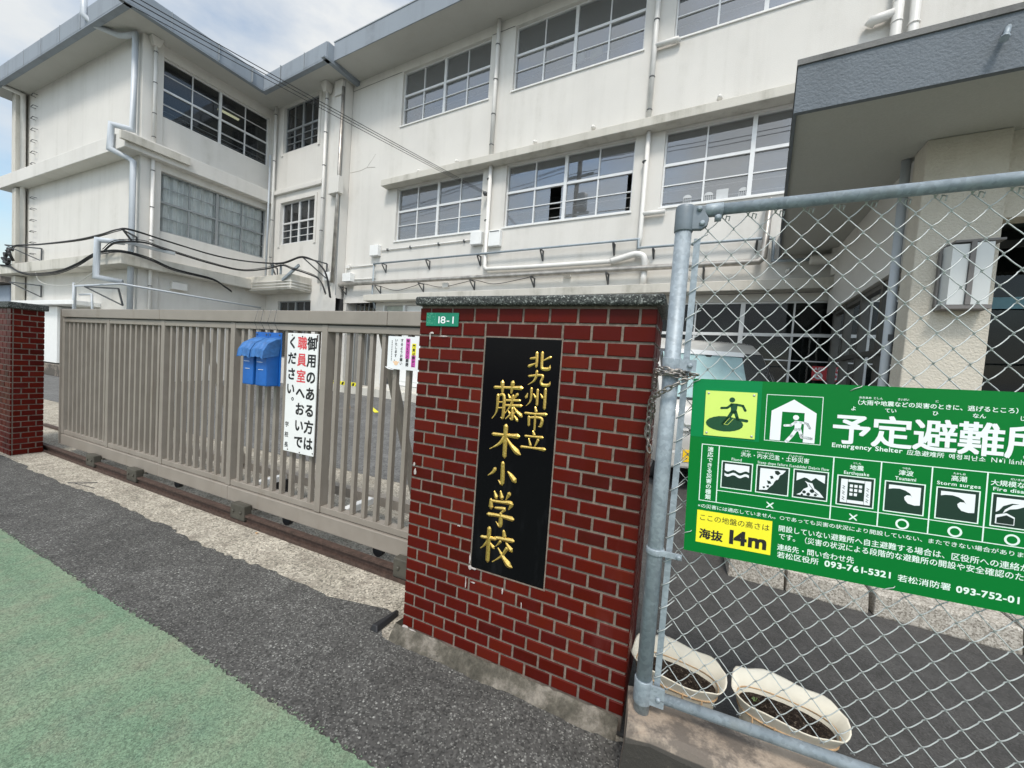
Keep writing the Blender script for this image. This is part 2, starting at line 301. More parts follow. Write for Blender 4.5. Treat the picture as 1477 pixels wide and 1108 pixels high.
# ------------------------------------------------------------ mesh helpers
class MB:
    def __init__(s): s.v = []; s.f = []; s.s = []
    def add(s, vs, fs, smooth=False):
        o = len(s.v); s.v += [tuple(p) for p in vs]
        for f in fs: s.f.append(tuple(i+o for i in f)); s.s.append(smooth)
        return s
    def quad(s, a, b, c, d): return s.add([a, b, c, d], [(0, 1, 2, 3)])
    def hexa(s, p): return s.add(p, [(0, 3, 2, 1), (4, 5, 6, 7), (0, 1, 5, 4), (1, 2, 6, 5), (2, 3, 7, 6), (3, 0, 4, 7)])
    def box(s, x0, x1, y0, y1, z0, z1):
        return s.hexa([(x0, y0, z0), (x1, y0, z0), (x1, y1, z0), (x0, y1, z0), (x0, y0, z1), (x1, y0, z1), (x1, y1, z1), (x0, y1, z1)])
    def bbox(s, x0, x1, y0, y1, z0, z1, b):
        """box with chamfered front face (towards -y)"""
        p = [(x0, y1, z0), (x1, y1, z0), (x1, y1, z1), (x0, y1, z1), (x0, y0+b, z0), (x1, y0+b, z0), (x1, y0+b, z1), (x0, y0+b, z1), (x0+b, y0, z0+b), (x1-b, y0, z0+b), (x1-b, y0, z1-b), (x0+b, y0, z1-b)]
        return s.add(p, [(0, 1, 5, 4), (1, 2, 6, 5), (2, 3, 7, 6), (3, 0, 4, 7), (4, 5, 9, 8), (5, 6, 10, 9), (6, 7, 11, 10), (7, 4, 8, 11), (8, 9, 10, 11), (3, 2, 1, 0)])
    def beam(s, a, b, wx, wz, up=(0, 0, 1)):
        a = Vector(a); b = Vector(b); d = (b-a).normalized(); u = Vector(up)
        r = d.cross(u)
        if r.length < 1e-4: r = d.cross(Vector((0, 1, 0)))
        r.normalize(); u = r.cross(d).normalized(); r *= wx/2; u *= wz/2
        return s.hexa([a-r-u, a+r-u, a+r+u, a-r+u, b-r-u, b+r-u, b+r+u, b-r+u])
    def tube(s, pts, r, n=10, cap=True):
        P = [Vector(p) for p in pts]
        P = [p for i, p in enumerate(P) if i == 0 or (p-P[i-1]).length > 1e-6]
        if len(P) < 2: return s
        D = [(P[i+1]-P[i]).normalized() for i in range(len(P)-1)]
        ref = Vector((0, 0, 1)) if abs(D[0].z) < .9 else Vector((0, 1, 0))
        u = D[0].cross(ref).normalized(); vs = []
        for i, p in enumerate(P):
            if i == 0: t = D[0]
            elif i == len(P)-1: t = D[-1]
            else:
                t = (D[i-1]+D[i])
                t = t.normalized() if t.length > 1e-5 else D[i]
            u = (u-t*u.dot(t))
            u = u.normalized() if u.length > 1e-5 else t.orthogonal().normalized()
            k = t.cross(u)
            c = 1.0
            if 0 < i < len(P)-1: c = 1/max(.5, math.sqrt(max(.01, (1+D[i-1].dot(D[i]))/2)))
            bis = None
            rr = r[i] if isinstance(r, (list, tuple)) else r
            for j in range(n):
                a = 2*math.pi*j/n; q = u*math.cos(a)+k*math.sin(a)
                if c > 1.001:
                    bn = (D[i]-D[i-1])
                    bn = bn.normalized(); q = q+bn*q.dot(bn)*(c-1)
                vs.append(p+q*rr)
        fs = []
        for i in range(len(P)-1):
            for j in range(n):
                fs.append((i*n+j, i*n+(j+1) % n, (i+1)*n+(j+1) % n, (i+1)*n+j))
        s.add(vs, fs, True)
        if cap:
            o = len(s.v)-len(vs)
            s.f.append(tuple(o+j for j in range(n))[::-1]); s.s.append(False)
            s.f.append(tuple(o+(len(P)-1)*n+j for j in range(n))); s.s.append(False)
        return s
    def lathe(s, c, prof, n=16, axis='z'):
        vs = []
        for r, h in prof:
            for j in range(n):
                a = 2*math.pi*j/n
                if axis == 'z': vs.append((c[0]+r*math.cos(a), c[1]+r*math.sin(a), c[2]+h))
                elif axis == 'y': vs.append((c[0]+r*math.cos(a), c[1]+h, c[2]+r*math.sin(a)))
                else: vs.append((c[0]+h, c[1]+r*math.cos(a), c[2]+r*math.sin(a)))
        fs = []
        for i in range(len(prof)-1):
            for j in range(n): fs.append((i*n+j, i*n+(j+1) % n, (i+1)*n+(j+1) % n, (i+1)*n+j))
        s.add(vs, fs, True)
        o = len(s.v)-len(vs)
        s.f.append(tuple(o+j for j in range(n))[::-1]); s.s.append(False)
        s.f.append(tuple(o+(len(prof)-1)*n+j for j in range(n))); s.s.append(False)
        return s
    def prism(s, poly, z0, z1):
        n = len(poly); vs = [(p[0], p[1], z0) for p in poly]+[(p[0], p[1], z1) for p in poly]
        fs = [tuple(range(n))[::-1], tuple(range(n, 2*n))]+[(i, (i+1) % n, (i+1) % n+n, i+n) for i in range(n)]
        return s.add(vs, fs)
    def islands(s):
        par = list(range(len(s.v)))
        def find(a):
            while par[a] != a: par[a] = par[par[a]]; a = par[a]
            return a
        for f in s.f:
            r0 = find(f[0])
            for i in f[1:]: par[find(i)] = r0
        g = {}
        for f, sm in zip(s.f, s.s): g.setdefault(find(f[0]), []).append((f, sm))
        res = []
        for fs in g.values():
            ids = sorted({i for f, _ in fs for i in f}); mp_ = {a: b for b, a in enumerate(ids)}
            m_ = MB(); m_.v = [s.v[i] for i in ids]; m_.f = [tuple(mp_[i] for i in f) for f, _ in fs]; m_.s = [sm for _, sm in fs]; res.append(m_)
        return res
    def each(s, name, mat, parent=None, loc=None, bevel=0, seg=2):
        return [m_.build(name, mat, parent, loc, bevel, seg) for m_ in s.islands()]
    def build(s, name, mat, parent=None, loc=None, bevel=0, seg=2):
        me = bpy.data.meshes.new(name); me.from_pydata(s.v, [], s.f); me.update()
        me.polygons.foreach_set('use_smooth', s.s)
        o = bpy.data.objects.new(name, me); COL.objects.link(o)
        me.materials.append(M[mat] if isinstance(mat, str) else mat)
        if parent is not None: o.parent = parent
        if loc is not None: o.location = loc
        if bevel:
            b = o.modifiers.new('bevel', 'BEVEL'); b.width = bevel; b.segments = seg; b.limit_method = 'ANGLE'; b.angle_limit = R(40)
        return o
def thing(name, label, cat, loc=(0, 0, 0), rz=0, group=None):
    o = bpy.data.objects.new(name, None); o.empty_display_size = .2; COL.objects.link(o)
    o.location = loc; o.rotation_euler = (0, 0, rz); o['label'] = label; o['category'] = cat
    if group: o['group'] = group
    return o
def tag(o, label, cat, group=None):
    o['label'] = label; o['category'] = cat
    if group: o['group'] = group
    return o
def struct(o): o['kind'] = 'structure'; return o

TH = R(4.4156)
bX = Vector((math.cos(TH), -math.sin(TH), 0)); bY = Vector((math.sin(TH), math.cos(TH), 0))
def Bw(p): return bX*p[0]+bY*p[1]+Vector((0, 0, p[2]))      # school building frame -> world
def catm(pts, n=5):
    P = [Vector(p) for p in pts]; o = []
    for i in range(len(P)-1):
        a = P[max(i-1, 0)]; b = P[i]; c = P[i+1]; d = P[min(i+2, len(P)-1)]
        for k in range(n):
            t = k/n
            o.append(.5*((2*b)+(c-a)*t+(2*a-5*b+4*c-d)*t*t+(3*b-a-3*c+d)*t**3))
    o.append(P[-1]); return o

# text: the glyph outlines of Blender's own built-in font, turned into flat meshes
_g = {}
_tc = bpy.data.curves.new('glyph', 'FONT'); _to = bpy.data.objects.new('glyph', _tc); COL.objects.link(_to)
def glyph(ch, bold=0.0):
    k = (ch, bold)
    if k not in _g:
        _tc.body = ch; _tc.offset = bold; _tc.resolution_u = 3
        bpy.context.view_layer.update()
        me = bpy.data.meshes.new_from_object(_to.evaluated_get(bpy.context.evaluated_depsgraph_get()))
        vs = [(v.co.x, v.co.y) for v in me.vertices]; fs = [tuple(p.vertices) for p in me.polygons]
        xs = [v[0] for v in vs] or [0, .3]
        wide = ord(ch) > 0x2E00
        adv = 1.0 if wide else max(xs)+.07
        _g[k] = (vs, fs, adv, min(xs), max(xs)); bpy.data.meshes.remove(me)
    return _g[k]
NRM = [Vector((0, -1, 0))]; BK = .85
def text(mb, s, P, x, y, size, bold=0.0, width=None, center=False, sx=1.0, vertical=False, pitch=None):
    if bold > 0:
        for i, (ox_, oy_) in enumerate(((-1, -1), (1, 1), (1, -1), (-1, 1))[:4 if bold >= .015 else 2]):
            Pq_ = (lambda a, b, P=P, i=i: tuple(Vector(P(a, b))+NRM[0]*(.00006*i)))
            text(mb, s, Pq_, x+ox_*bold*size*BK, y+oy_*bold*size*BK, size, 0.0, width, center, sx, vertical, pitch)
        return
    """horizontal: (x,y) = left end of baseline in sheet coordinates (y down); P maps (x,y)->3D"""
    if vertical:
        for ch in s:
            vs, fs, adv, a, b = glyph(ch, bold)
            mb.add([P(x+(v[0]-.5)*size*sx, y+(.88-v[1])*size) for v in vs], [tuple(f) for f in fs]); y += (pitch or size)
        return
    total = 0
    for ch in s: total += .32 if ch == ' ' else glyph(ch, bold)[2]
    k = 1.0
    if width: k = width/(total*size)
    if center: x -= total*size*k/2
    for ch in s:
        if ch == ' ': x += .32*size*k; continue
        vs, fs, adv, a, b = glyph(ch, bold)
        mb.add([P(x+v[0]*size*k, y-v[1]*size) for v in vs], [tuple(f) for f in fs]); x += adv*size*k

# ------------------------------------------------------------ ground
def sheet(name, mat, poly, z):
    mb = MB(); mb.add([(p[0], p[1], z) for p in poly], [tuple(range(len(poly)))])
    return struct(mb.build(name, mat))
mb = MB(); mb.quad((-600, -600, -.05), (600, -600, -.05), (600, 600, -.05), (-600, 600, -.05)); struct(mb.build('ground', 'oldyard'))
def jag(x0, x1, y, amp, step, wob=0.0):
    p = []; x = x0
    while x < x1:
        p.append((x, y+random.uniform(-amp, amp)+wob*math.sin(x*2.3)+wob*.6*math.sin(x*5.1+1))); x += step*random.uniform(.6, 1.4)
    p.append((x1, y)); return p
sheet('concrete_apron', 'apron', [(-30, 1.35), (12, 1.35), (12, 1.62), (-.9, 1.62), (-.9, 2.95), (-1.6, 2.95), (-1.6, 3.68), (-30, 3.68)], 0.0)
e = [(-30, 1.70)] + jag(-14, -6.6, 1.71, .01, .15) + jag(-6.5, -5.6, 1.69, .012, .08, .01) + jag(-5.55, -3.6, 1.705, .014, .06, .012) + jag(-3.55, -1.9, 1.685, .016, .05, .014) + [(-1.75, 1.72), (-1.58, 1.755), (-1.50, 1.775), (-1.44, 1.76), (-1.40, 1.62)] + jag(-1.36, -.45, 1.585, .008, .05) + jag(-.42, -.13, 1.585, .006, .05) + [(-.10, 1.60), (-.098, 1.395), (12, 1.395)]
sheet('road_asphalt', 'asphalt', [(-30, -40), (12, -40)] + e[::-1], 0.006)
g = [(-30, .98)] + jag(-12, -5.5, 1.055, .006, .035, .006) + jag(-5.5, 3, 1.055, .007, .014, .005) + [(12, 1.08)]
sheet('green_lane', 'green', [(-30, -3), (12, -3)] + g[::-1], 0.011)
mb = MB()
mb.tube([(-5.62, 1.72, .001), (-5.5, 1.8, .002), (-5.43, 1.87, .001)], .006, 4); mb.tube([(-5.55, 1.75, .001), (-5.25, 1.79, .001)], .004, 4)
mb.build('apron_crack', 'black')['kind'] = 'structure'
def yz(y): 
    t = max(0, min(1, (y-3.5)/5)); return .004+.25*t*t*(3-2*t)
mb = MB(); ys = [2.95, 3.3, 3.7, 4.2, 4.8, 5.5, 6.2, 7, 7.8, 8.6, 9.5, 16]
for i in range(len(ys)-1):
    a, b = max(ys[i], 3.67), ys[i+1]
    if b <= a: continue
    mb.quad((-45, a, yz(a)), (-1.6, a, yz(a)), (-1.6, b, yz(b)), (-45, b, yz(b)))
mb.build('schoolyard', 'oldyard')['kind'] = 'structure'
mb = MB()
for i in range(len(ys)-1):
    a, b = ys[i], ys[i+1]
    mb.quad((-1.6, a, yz(a)), (14, a, yz(a)), (14, b, yz(b)), (-1.6, b, yz(b)))
mb.quad((-.9, 1.62, .004), (14, 1.62, .004), (14, 2.95, .004), (-.9, 2.95, .004))
mb.build('yard_driveway', 'yard')['kind'] = 'structure'
mb = MB()
def yline(a, b, w=.05):
    a = Vector(a); b = Vector(b); d = (b-a).normalized(); n = Vector((-d.y, d.x))*w
    P = [(q.x, q.y, yz(q.y)+.012) for q in (a-n, b-n, b+n, a+n)]; mb.quad(*P)
yline((-7.3, 7.5), (-6.45, 6.9)); yline((-12, 6.6), (-10.5, 6.0)); yline((-15.5, 5.2), (-14.2, 4.9))
struct(mb.build('yard_marking', 'yellow'))
mb = MB(); rg = random.Random(4)
for k in range(420):
    xx = rg.uniform(-5.5, .3); yy = 1.058+abs(rg.gauss(0, .010)); r_ = rg.uniform(.001, .005); n_ = 5
    mb.add([(xx+r_*rg.uniform(.6, 1.6)*math.cos(a*1.2566), yy+r_*math.sin(a*1.2566), .0105) for a in range(n_)], [tuple(range(n_))])
struct(mb.build('green_lane_chips', 'green')); 


# ------------------------------------------------------------ school building
B = thing('school_building', 'large white three-storey concrete school building with blue-grey eaves behind the gate', 'building', (0, 0, 0), -TH)
def wallgrid(mb, P, u0, u1, z0, z1, ops, depth):
    """wall face with openings and reveals; P(u, z, d) -> point, d outward"""
    us = sorted({u0, u1} | {a for o in ops for a in (o[0], o[1]) if u0 < a < u1})
    zs = sorted({z0, z1} | {a for o in ops for a in (o[2], o[3]) if z0 < a < z1})
    for i in range(len(us)-1):
        for j in range(len(zs)-1):
            cu = (us[i]+us[i+1])/2; cz = (zs[j]+zs[j+1])/2
            if any(o[0] < cu < o[1] and o[2] < cz < o[3] for o in ops): continue
            mb.quad(P(us[i], zs[j], 0), P(us[i+1], zs[j], 0), P(us[i+1], zs[j+1], 0), P(us[i], zs[j+1], 0))
    for a, b, c, d in ops:
        mb.quad(P(a, c, 0), P(a, d, 0), P(a, d, -depth), P(a, c, -depth)); mb.quad(P(b, d, 0), P(b, c, 0), P(b, c, -depth), P(b, d, -depth))
        mb.quad(P(a, d, 0), P(b, d, 0), P(b, d, -depth), P(a, d, -depth)); mb.quad(P(b, c, 0), P(a, c, 0), P(a, c, -depth), P(b, c, -depth))
def bar(mb, P, u0, u1, z0, z1, d0, d1):
    mb.hexa([P(u0, z0, d1), P(u1, z0, d1), P(u1, z0, d0), P(u0, z0, d0), P(u0, z1, d1), P(u1, z1, d1), P(u1, z1, d0), P(u0, z1, d0)])
def window(parent, P, u0, u1, z0, z1, tr, mids=(), mull=None, rec=.1, mat='alum', curtain=False, glassm='glass', rails=(.12, .26), gaps=(), upmid=None, sash=True, room=2.6, roommat='room'):
    f = MB(); d0, d1 = -rec-.05, -rec+.015
    t = .035
    bar(f, P, u0, u1, z0, z0+t+.012, d0, d1+.03); bar(f, P, u0, u1, z1-t, z1, d0, d1)
    bar(f, P, u0, u0+t, z0+t+.013, z1-t-.001, d0, d1); bar(f, P, u1-t, u1, z0+t+.013, z1-t-.001, d0, d1)
    mu = mull if mull is not None else (u0+u1)/2
    bar(f, P, mu-.04, mu+.04, z0+t+.013, z1-t-.001, d0+.002, d1+.008)
    for a, b in ((u0+t, mu-.041), (mu+.041, u1-t)):
        bar(f, P, a+.001, b-.001, tr-.03, tr+.03, d0+.004, d1+.004)
        c = (a+b)/2
        bar(f, P, c-.014, c+.014, tr+.031, z1-t-.002, d0+.01, d1-.006)
        if sash:
            bar(f, P, c-.018, c+.018, z0+t+.014, tr-.031, d0+.008, d1-.004)
            for q in mids:
                bar(f, P, a+.002, c-.019, q-.011, q+.011, d0+.012, d1-.008); bar(f, P, c+.019, b-.002, q-.011, q+.011, d0+.012, d1-.008)
        if upmid:
            bar(f, P, a+.002, c-.015, upmid-.01, upmid+.01, d0+.014, d1-.01); bar(f, P, c+.015, b-.002, upmid-.01, upmid+.01, d0+.014, d1-.01)
    wo = f.build('window', mat, parent)
    g = MB(); dp = -rec-.02; us = [u0+.02, (u0+mu)/2, mu, (mu+u1)/2, u1-.02]
    def pane(a, b, c, d):
        t1, t2 = random.uniform(-.006, .006), random.uniform(-.007, .007)
        g.quad(P(a, c, dp-t1-t2), P(b, c, dp+t1-t2), P(b, d, dp+t1+t2), P(a, d, dp-t1+t2))
    for i in range(4):
        pane(us[i], us[i+1], tr, z1-.02)
        segs = [(us[i], us[i+1])]
        for ga, gb in gaps: segs = [q for a, b in segs for q in ((a, min(b, ga)), (max(a, gb), b)) if q[1]-q[0] > .01]
        for a, b in segs: pane(a, b, z0+.02, tr)
    g.build('pane', glassm, wo)
    if rails:
        r = MB()
        for q in rails: r.tube([P(u0, z0+(z1-z0)*q, -rec-.16), P(u1, z0+(z1-z0)*q, -rec-.16)], .012, 6)
        r.build('guard_rail', 'alum', wo)
    r = MB(); b = -rec-room; i0, i1, j0, j1 = u0-.3, u1+.3, z0-.3, z1+.25; fr = -rec-.1
    r.quad(P(i0, j0, b), P(i1, j0, b), P(i1, j1, b), P(i0, j1, b)); r.quad(P(i0, j0, fr), P(i0, j0, b), P(i0, j1, b), P(i0, j1, fr)); r.quad(P(i1, j0, fr), P(i1, j0, b), P(i1, j1, b), P(i1, j1, fr))
    r.quad(P(i0, j1, fr), P(i1, j1, fr), P(i1, j1, b), P(i0, j1, b)); r.quad(P(i0, j0, fr), P(i1, j0, fr), P(i1, j0, b), P(i0, j0, b))
    r.quad(P(i0, j0, fr), P(u0, j0, fr), P(u0, j1, fr), P(i0, j1, fr)); r.quad(P(u1, j0, fr), P(i1, j0, fr), P(i1, j1, fr), P(u1, j1, fr))
    r.quad(P(u0, j0, fr), P(u1, j0, fr), P(u1, z0, fr), P(u0, z0, fr)); r.quad(P(u0, z1, fr), P(u1, z1, fr), P(u1, j1, fr), P(u0, j1, fr))
    r.build('interior', roommat, wo)
    if curtain:
        c = MB(); n = int((u1-u0)*60)
        for k in range(n):
            a = u0+(u1-u0)*k/n; b2 = u0+(u1-u0)*(k+1)/n
            fa = lambda q: -rec-.125+.042*math.sin(q*23+1.5*math.sin(q*3.1))+.018*math.sin(q*51+1)
            c.add([P(a, z0, fa(a)), P(b2, z0, fa(b2)), P(b2, z1, fa(b2)), P(a, z1, fa(a))], [(0, 1, 2, 3)], True)
        c.build('curtain', 'curtain', wo)
    return wo
FD = 9.0
Pm = lambda u, z, d: (u, FD-d, z)
W3 = [(-9.45, -6.22), (-5.47, -2.13), (-1.5, 1.85), (2.47, 5.8)]
ops = [(a, b, 8.74, 10.39) for a, b in W3]+[(a, b, 5.19, 6.83) for a, b in W3]
mb = MB(); wallgrid(mb, Pm, -11.74, 9.5, 3.27, 10.66, ops, .16)
mb.box(-11.74, -11.6, 9.01, 12, 0, 10.6)
mb.build('wall', 'wall', B)
for i, (a, b) in enumerate(W3):
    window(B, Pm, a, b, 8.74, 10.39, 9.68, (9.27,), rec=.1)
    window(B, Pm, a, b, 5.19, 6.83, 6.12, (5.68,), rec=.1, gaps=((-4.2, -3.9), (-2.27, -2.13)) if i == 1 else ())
    s_ = MB(); s_.box(a-.03, b+.03, 8.97, 9.02, 8.70, 8.735); s_.box(a-.03, b+.03, 8.97, 9.02, 5.15, 5.185); s_.each('sill', 'trim', B)
# ground floor front below the ledge
ops1 = [(-9.85, -6.9, .62, 3.18), (-5.6, -2.3, .9, 3.1), (-1.45, 1.98, .9, 3.12)]
P1 = lambda u, z, d: (u, 9.06-d, z)
mb = MB(); wallgrid(mb, P1, -10.2, 9.5, 0, 3.27, ops1, .12); mb.quad((-10.2, 9.06, 0), (-10.2, 9.06, 3.27), (-10.2, 12, 3.27), (-10.2, 12, 0)); mb.build('wall', 'wall', B)
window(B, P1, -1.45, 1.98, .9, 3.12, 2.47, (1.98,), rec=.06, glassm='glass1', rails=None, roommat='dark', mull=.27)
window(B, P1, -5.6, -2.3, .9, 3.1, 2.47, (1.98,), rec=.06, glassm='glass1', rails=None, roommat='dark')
mb = MB(); bar(mb, P1, -9.85, -9.79, .62, 3.18, -.1, .01); bar(mb, P1, -9.78, -6.9, 2.42, 2.5, -.1, .01); bar(mb, P1, -8.98, -8.90, 2.51, 3.18, -.1, .01); bar(mb, P1, -6.96, -6.9, .62, 2.41, -.1, .01)
d_ = mb.build('door_frame', 'alum', B)
mb = MB(); bar(mb, P1, -9.25, -8.12, .64, 2.40, -.06, -.02); bar(mb, P1, -8.10, -6.98, .64, 2.40, -.06, -.02)
bar(mb, P1, -9.25, -8.12, .78, .82, -.019, -.01); bar(mb, P1, -8.10, -6.98, .78, .82, -.019, -.01)
mb.build('white_door', 'white', B)
mb = MB(); bar(mb, P1, -9.78, -8.99, 2.51, 3.17, -.11, -.09); mb.each('transom_panel', plain('pale_green_blind', (.42, .45, .40), .6), B)
mb = MB(); bar(mb, P1, -8.89, -6.92, 2.51, 3.17, -.11, -.09); mb.each('transom_panel', 'white', B)
mb = MB(); bar(mb, P1, -9.78, -9.26, .64, 2.41, -.12, -.1); mb.build('dark_pane', 'dark', B)
# passage left of the ledge
mb = MB(); mb.box(-12.3, -11.75, 8.9, 9.2, 0, 3.9); mb.box(-11.74, -10.21, 11.9, 12, 0, 3.9); mb.box(-11.74, -10.21, 9.1, 11.9, 3.3, 3.34); mb.box(-13.3, -12.31, 9.15, 9.2, 0, 3.6); mb.build('passage_wall', 'dark', B)
mb = MB()
for k in range(7): mb.box(-11.7+k*.22, -11.67+k*.22, 9.3, 9.34, .5, 3.3)
mb.build('passage_gate', 'alumdk', B)
mb = MB(); mb.box(-13.4, -6.6, 8.45, 9.055, .05, .5); mb.build('terrace', 'ledge', B, bevel=.012)
mb = MB()
for k in range(9): mb.hexa([(-11.6+k*.17, 8.44, .515), (-11.6+k*.17+.085, 8.44, .515), (-11.6+k*.17+.085, 8.5, .515), (-11.6+k*.17, 8.5, .515), (-11.56+k*.17, 8.44, .60), (-11.56+k*.17+.085, 8.44, .60), (-11.56+k*.17+.085, 8.5, .60), (-11.56+k*.17, 8.5, .60)])
so_ = MB(); so_.box(-11.6, -10.05, 8.45, 8.55, .503, .61); sb = so_.build('striped_stop', 'yellow', None); sb.parent = B
mb.build('black_stripes', 'black', sb)
# ledges
mb = MB(); mb.box(-9.86, 9.5, 8.70, 8.995, 6.84, 7.03); mb.build('ledge', 'ledge', B, bevel=.012)
mb = MB(); mb.box(-10.4, 9.5, 8.70, 9.05, 3.275, 3.47); mb.build('ledge', 'ledge', B, bevel=.012)
mb = MB(); mb.tube([(-11.74, 8.995, 10.40), (-9.5, 8.995, 10.40)], .006, 5); mb.tube([(-6.2, 8.995, 10.40), (-5.5, 8.995, 10.40)], .006, 5); mb.each('wall_joint', 'darkmetal', B)
mb = MB(); mb.tube(catm([(-11.7, 8.999, 7.70), (-11.2, 8.999, 7.69), (-10.9, 8.999, 7.73), (-10.5, 8.999, 7.68)]), .005, 4); mb.tube([(-10.9, 8.999, 7.73), (-10.5, 8.999, 8.1)], .004, 4); mb.build('wall_crack', 'oldconc', B)
# main roof
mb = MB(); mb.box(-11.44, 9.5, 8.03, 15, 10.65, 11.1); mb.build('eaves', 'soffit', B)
mb = MB(); mb.box(-11.44, 9.5, 8.0, 8.028, 10.62, 11.17); mb.box(-11.44, 9.5, 8.029, 15, 11.101, 11.15); mb.build('fascia', 'fascia', B)
mb = MB(); mb.box(-11.46, 9.5, 7.985, 8.1, 11.171, 11.20); mb.build('roof_trim', 'alumdk', B)
# wing and joint block
def wf(xx): return 4.89+.0772*(xx+15.9)            # front face of the wing runs parallel to the gate
WX = -15.9; DJ = 8.70; XL = -24.75
Pw = lambda u, z, d: (WX+d, u, z)
wops = [(5.41, 8.60, 8.48, 10.28), (5.41, 8.60, 4.98, 6.83)]
mb = MB(); wallgrid(mb, Pw, 4.89, DJ+.05, 0, 10.62, wops, .2)
mb.quad((XL, wf(XL), 0), (WX, 4.89, 0), (WX, 4.89, 10.62), (XL, wf(XL), 10.62)); mb.quad((XL, 12, 0), (XL, wf(XL), 0), (XL, wf(XL), 10.62), (XL, 12, 10.62))
mb.build('wall', 'wall', B)
mb = MB(); mb.box(WX+.001, WX+.05, 4.90, 5.40, 0, 10.6); mb.build('pilaster', 'wall', B, bevel=.01)
window(B, Pw, 5.41, 8.60, 8.48, 10.28, 9.36, (8.92,), rec=.14, mat='alum', glassm='glassdk', upmid=9.83, roommat='dark', rails=(.1, .17, .3))
window(B, Pw, 5.41, 8.60, 4.98, 6.83, 5.92, (5.45,), rec=.14, mat='alumdk', curtain=True, glassm='glassclear', upmid=6.38, rails=(.12, .28, .4))
Pj = lambda u, z, d: (u, DJ-d, z)
jops = [(-15.13, -13.09, 8.86, 10.55), (-15.13, -13.09, 5.47, 7.02), (-15.1, -13.1, 1.2, 3.35)]
mb = MB(); wallgrid(mb, Pj, WX, -11.75, 0, 10.62, jops, .16); mb.quad((-11.75, DJ, 3.4), (-11.75, 12, 3.4), (-11.75, 12, 10.62), (-11.75, DJ, 10.62)); mb.build('wall', 'wall', B)
window(B, Pj, -15.13, -13.09, 8.86, 10.55, 9.7, (9.2, 9.45), rec=.09, mat='alumdk', glassm='glassdk', rails=None, roommat='dark')
window(B, Pj, -15.13, -13.09, 5.47, 7.02, 6.27, (5.75, 6.0), rec=.09, mat='alum', glassm='glassdk', rails=None, roommat='dark')
window(B, Pj, -15.1, -13.1, 1.2, 3.35, 2.4, (), rec=.09, mat='alumdk', glassm='glassdk', rails=None, roommat='dark')
mb = MB()
for (a, b, c, d) in jops[:2]:
    for q in ((a-.12, a-.001, c-.1, d+.1), (b+.001, b+.12, c-.1, d+.1), (a-.001, b+.001, d+.001, d+.1)): bar(mb, Pj, q[0], q[1], q[2], q[3], -.05, .03)
mb.each('window_surround', 'wall', B)
mb = MB(); mb.box(-15.75, -12.7, DJ-.09, DJ-.001, 7.34, 7.5); mb.build('ledge', 'wall', B, bevel=.02)
mb = MB(); mb.box(-12.15, -11.76, DJ-.12, DJ-.001, 10.1, 10.58); mb.box(-12.13, -11.85, DJ-.07, DJ-.001, 7.35, 10.09); mb.build('pilaster', 'wall', B, bevel=.008)
mb = MB(); mb.box(-12.15, -11.62, DJ-.2, DJ-.001, 6.85, 7.4); mb.build('vent_hood', 'wall', B, bevel=.01)
mb = MB(); mb.box(-11.785, -11.751, DJ-.012, DJ+.29, 3.5, 10.55); mb.build('joint_cover', 'alumdk', B)
# wing roof
RZ0, RZ1 = 10.60, 11.0
poly = [(-11.46, 7.82), (-14.93, 7.87), (-14.89, 4.27), (-25.6, 3.43), (-25.6, 15), (-11.46, 15)]
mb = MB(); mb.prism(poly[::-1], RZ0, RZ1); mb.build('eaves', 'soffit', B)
def fascia(pts, name='fascia'):
    mb = MB()
    for a, b in zip(pts, pts[1:]):
        A = Vector((*a, 0)); Bq = Vector((*b, 0)); d = (Bq-A).normalized(); n = Vector((d.y, -d.x, 0))
        mb.hexa([A+n*.002+Vector((0, 0, RZ0-.03)), Bq+n*.002+Vector((0, 0, RZ0-.03)), Bq+n*.03+Vector((0, 0, RZ0-.03)), A+n*.03+Vector((0, 0, RZ0-.03)),
                 A+n*.002+Vector((0, 0, RZ1+.05)), Bq+n*.002+Vector((0, 0, RZ1+.05)), Bq+n*.03+Vector((0, 0, RZ1+.05)), A+n*.03+Vector((0, 0, RZ1+.05))])
    mb.build(name, 'fascia', B); mb = MB()
    for a, b in zip(pts, pts[1:]):
        A = Vector((*a, RZ0)); Bq = Vector((*b, RZ0)); d = (Bq-A).normalized(); n = Vector((d.y, -d.x, 0)); A -= d*.12 if a != pts[0] else d*0; Bq += d*0
        mb.hexa([A-n*.13+Vector((0, 0, -.075)), Bq-n*.13+Vector((0, 0, -.075)), Bq+n*.026+Vector((0, 0, -.075)), A+n*.026+Vector((0, 0, -.075)), A-n*.13+Vector((0, 0, -.032)), Bq-n*.13+Vector((0, 0, -.032)), Bq+n*.026+Vector((0, 0, -.032)), A+n*.026+Vector((0, 0, -.032))])
    mb.each('drip_edge', 'fascia', B)
fascia([(-11.46, 10), (-11.46, 7.79), (-14.96, 7.84), (-14.86, 4.24), (-25.63, 3.40)][::-1])
mb = MB()
for q in (-12.6, -13.9): mb.box(q, q+.02, 7.755, 7.80, 10.56, 11.06)
for q in (5.2, 6.4, 7.4): mb.box(-14.92, -14.85, q, q+.02, 10.56, 11.06)
for q in (-17.5, -18.9, -20.3, -21.7, -23.1, -24.4): mb.box(q, q+.02, 4.24+.0772*(q+14.86)-.045, 4.24+.0772*(q+14.86), 10.56, 11.06)
mb.each('fascia_joint', 'alumdk', B)
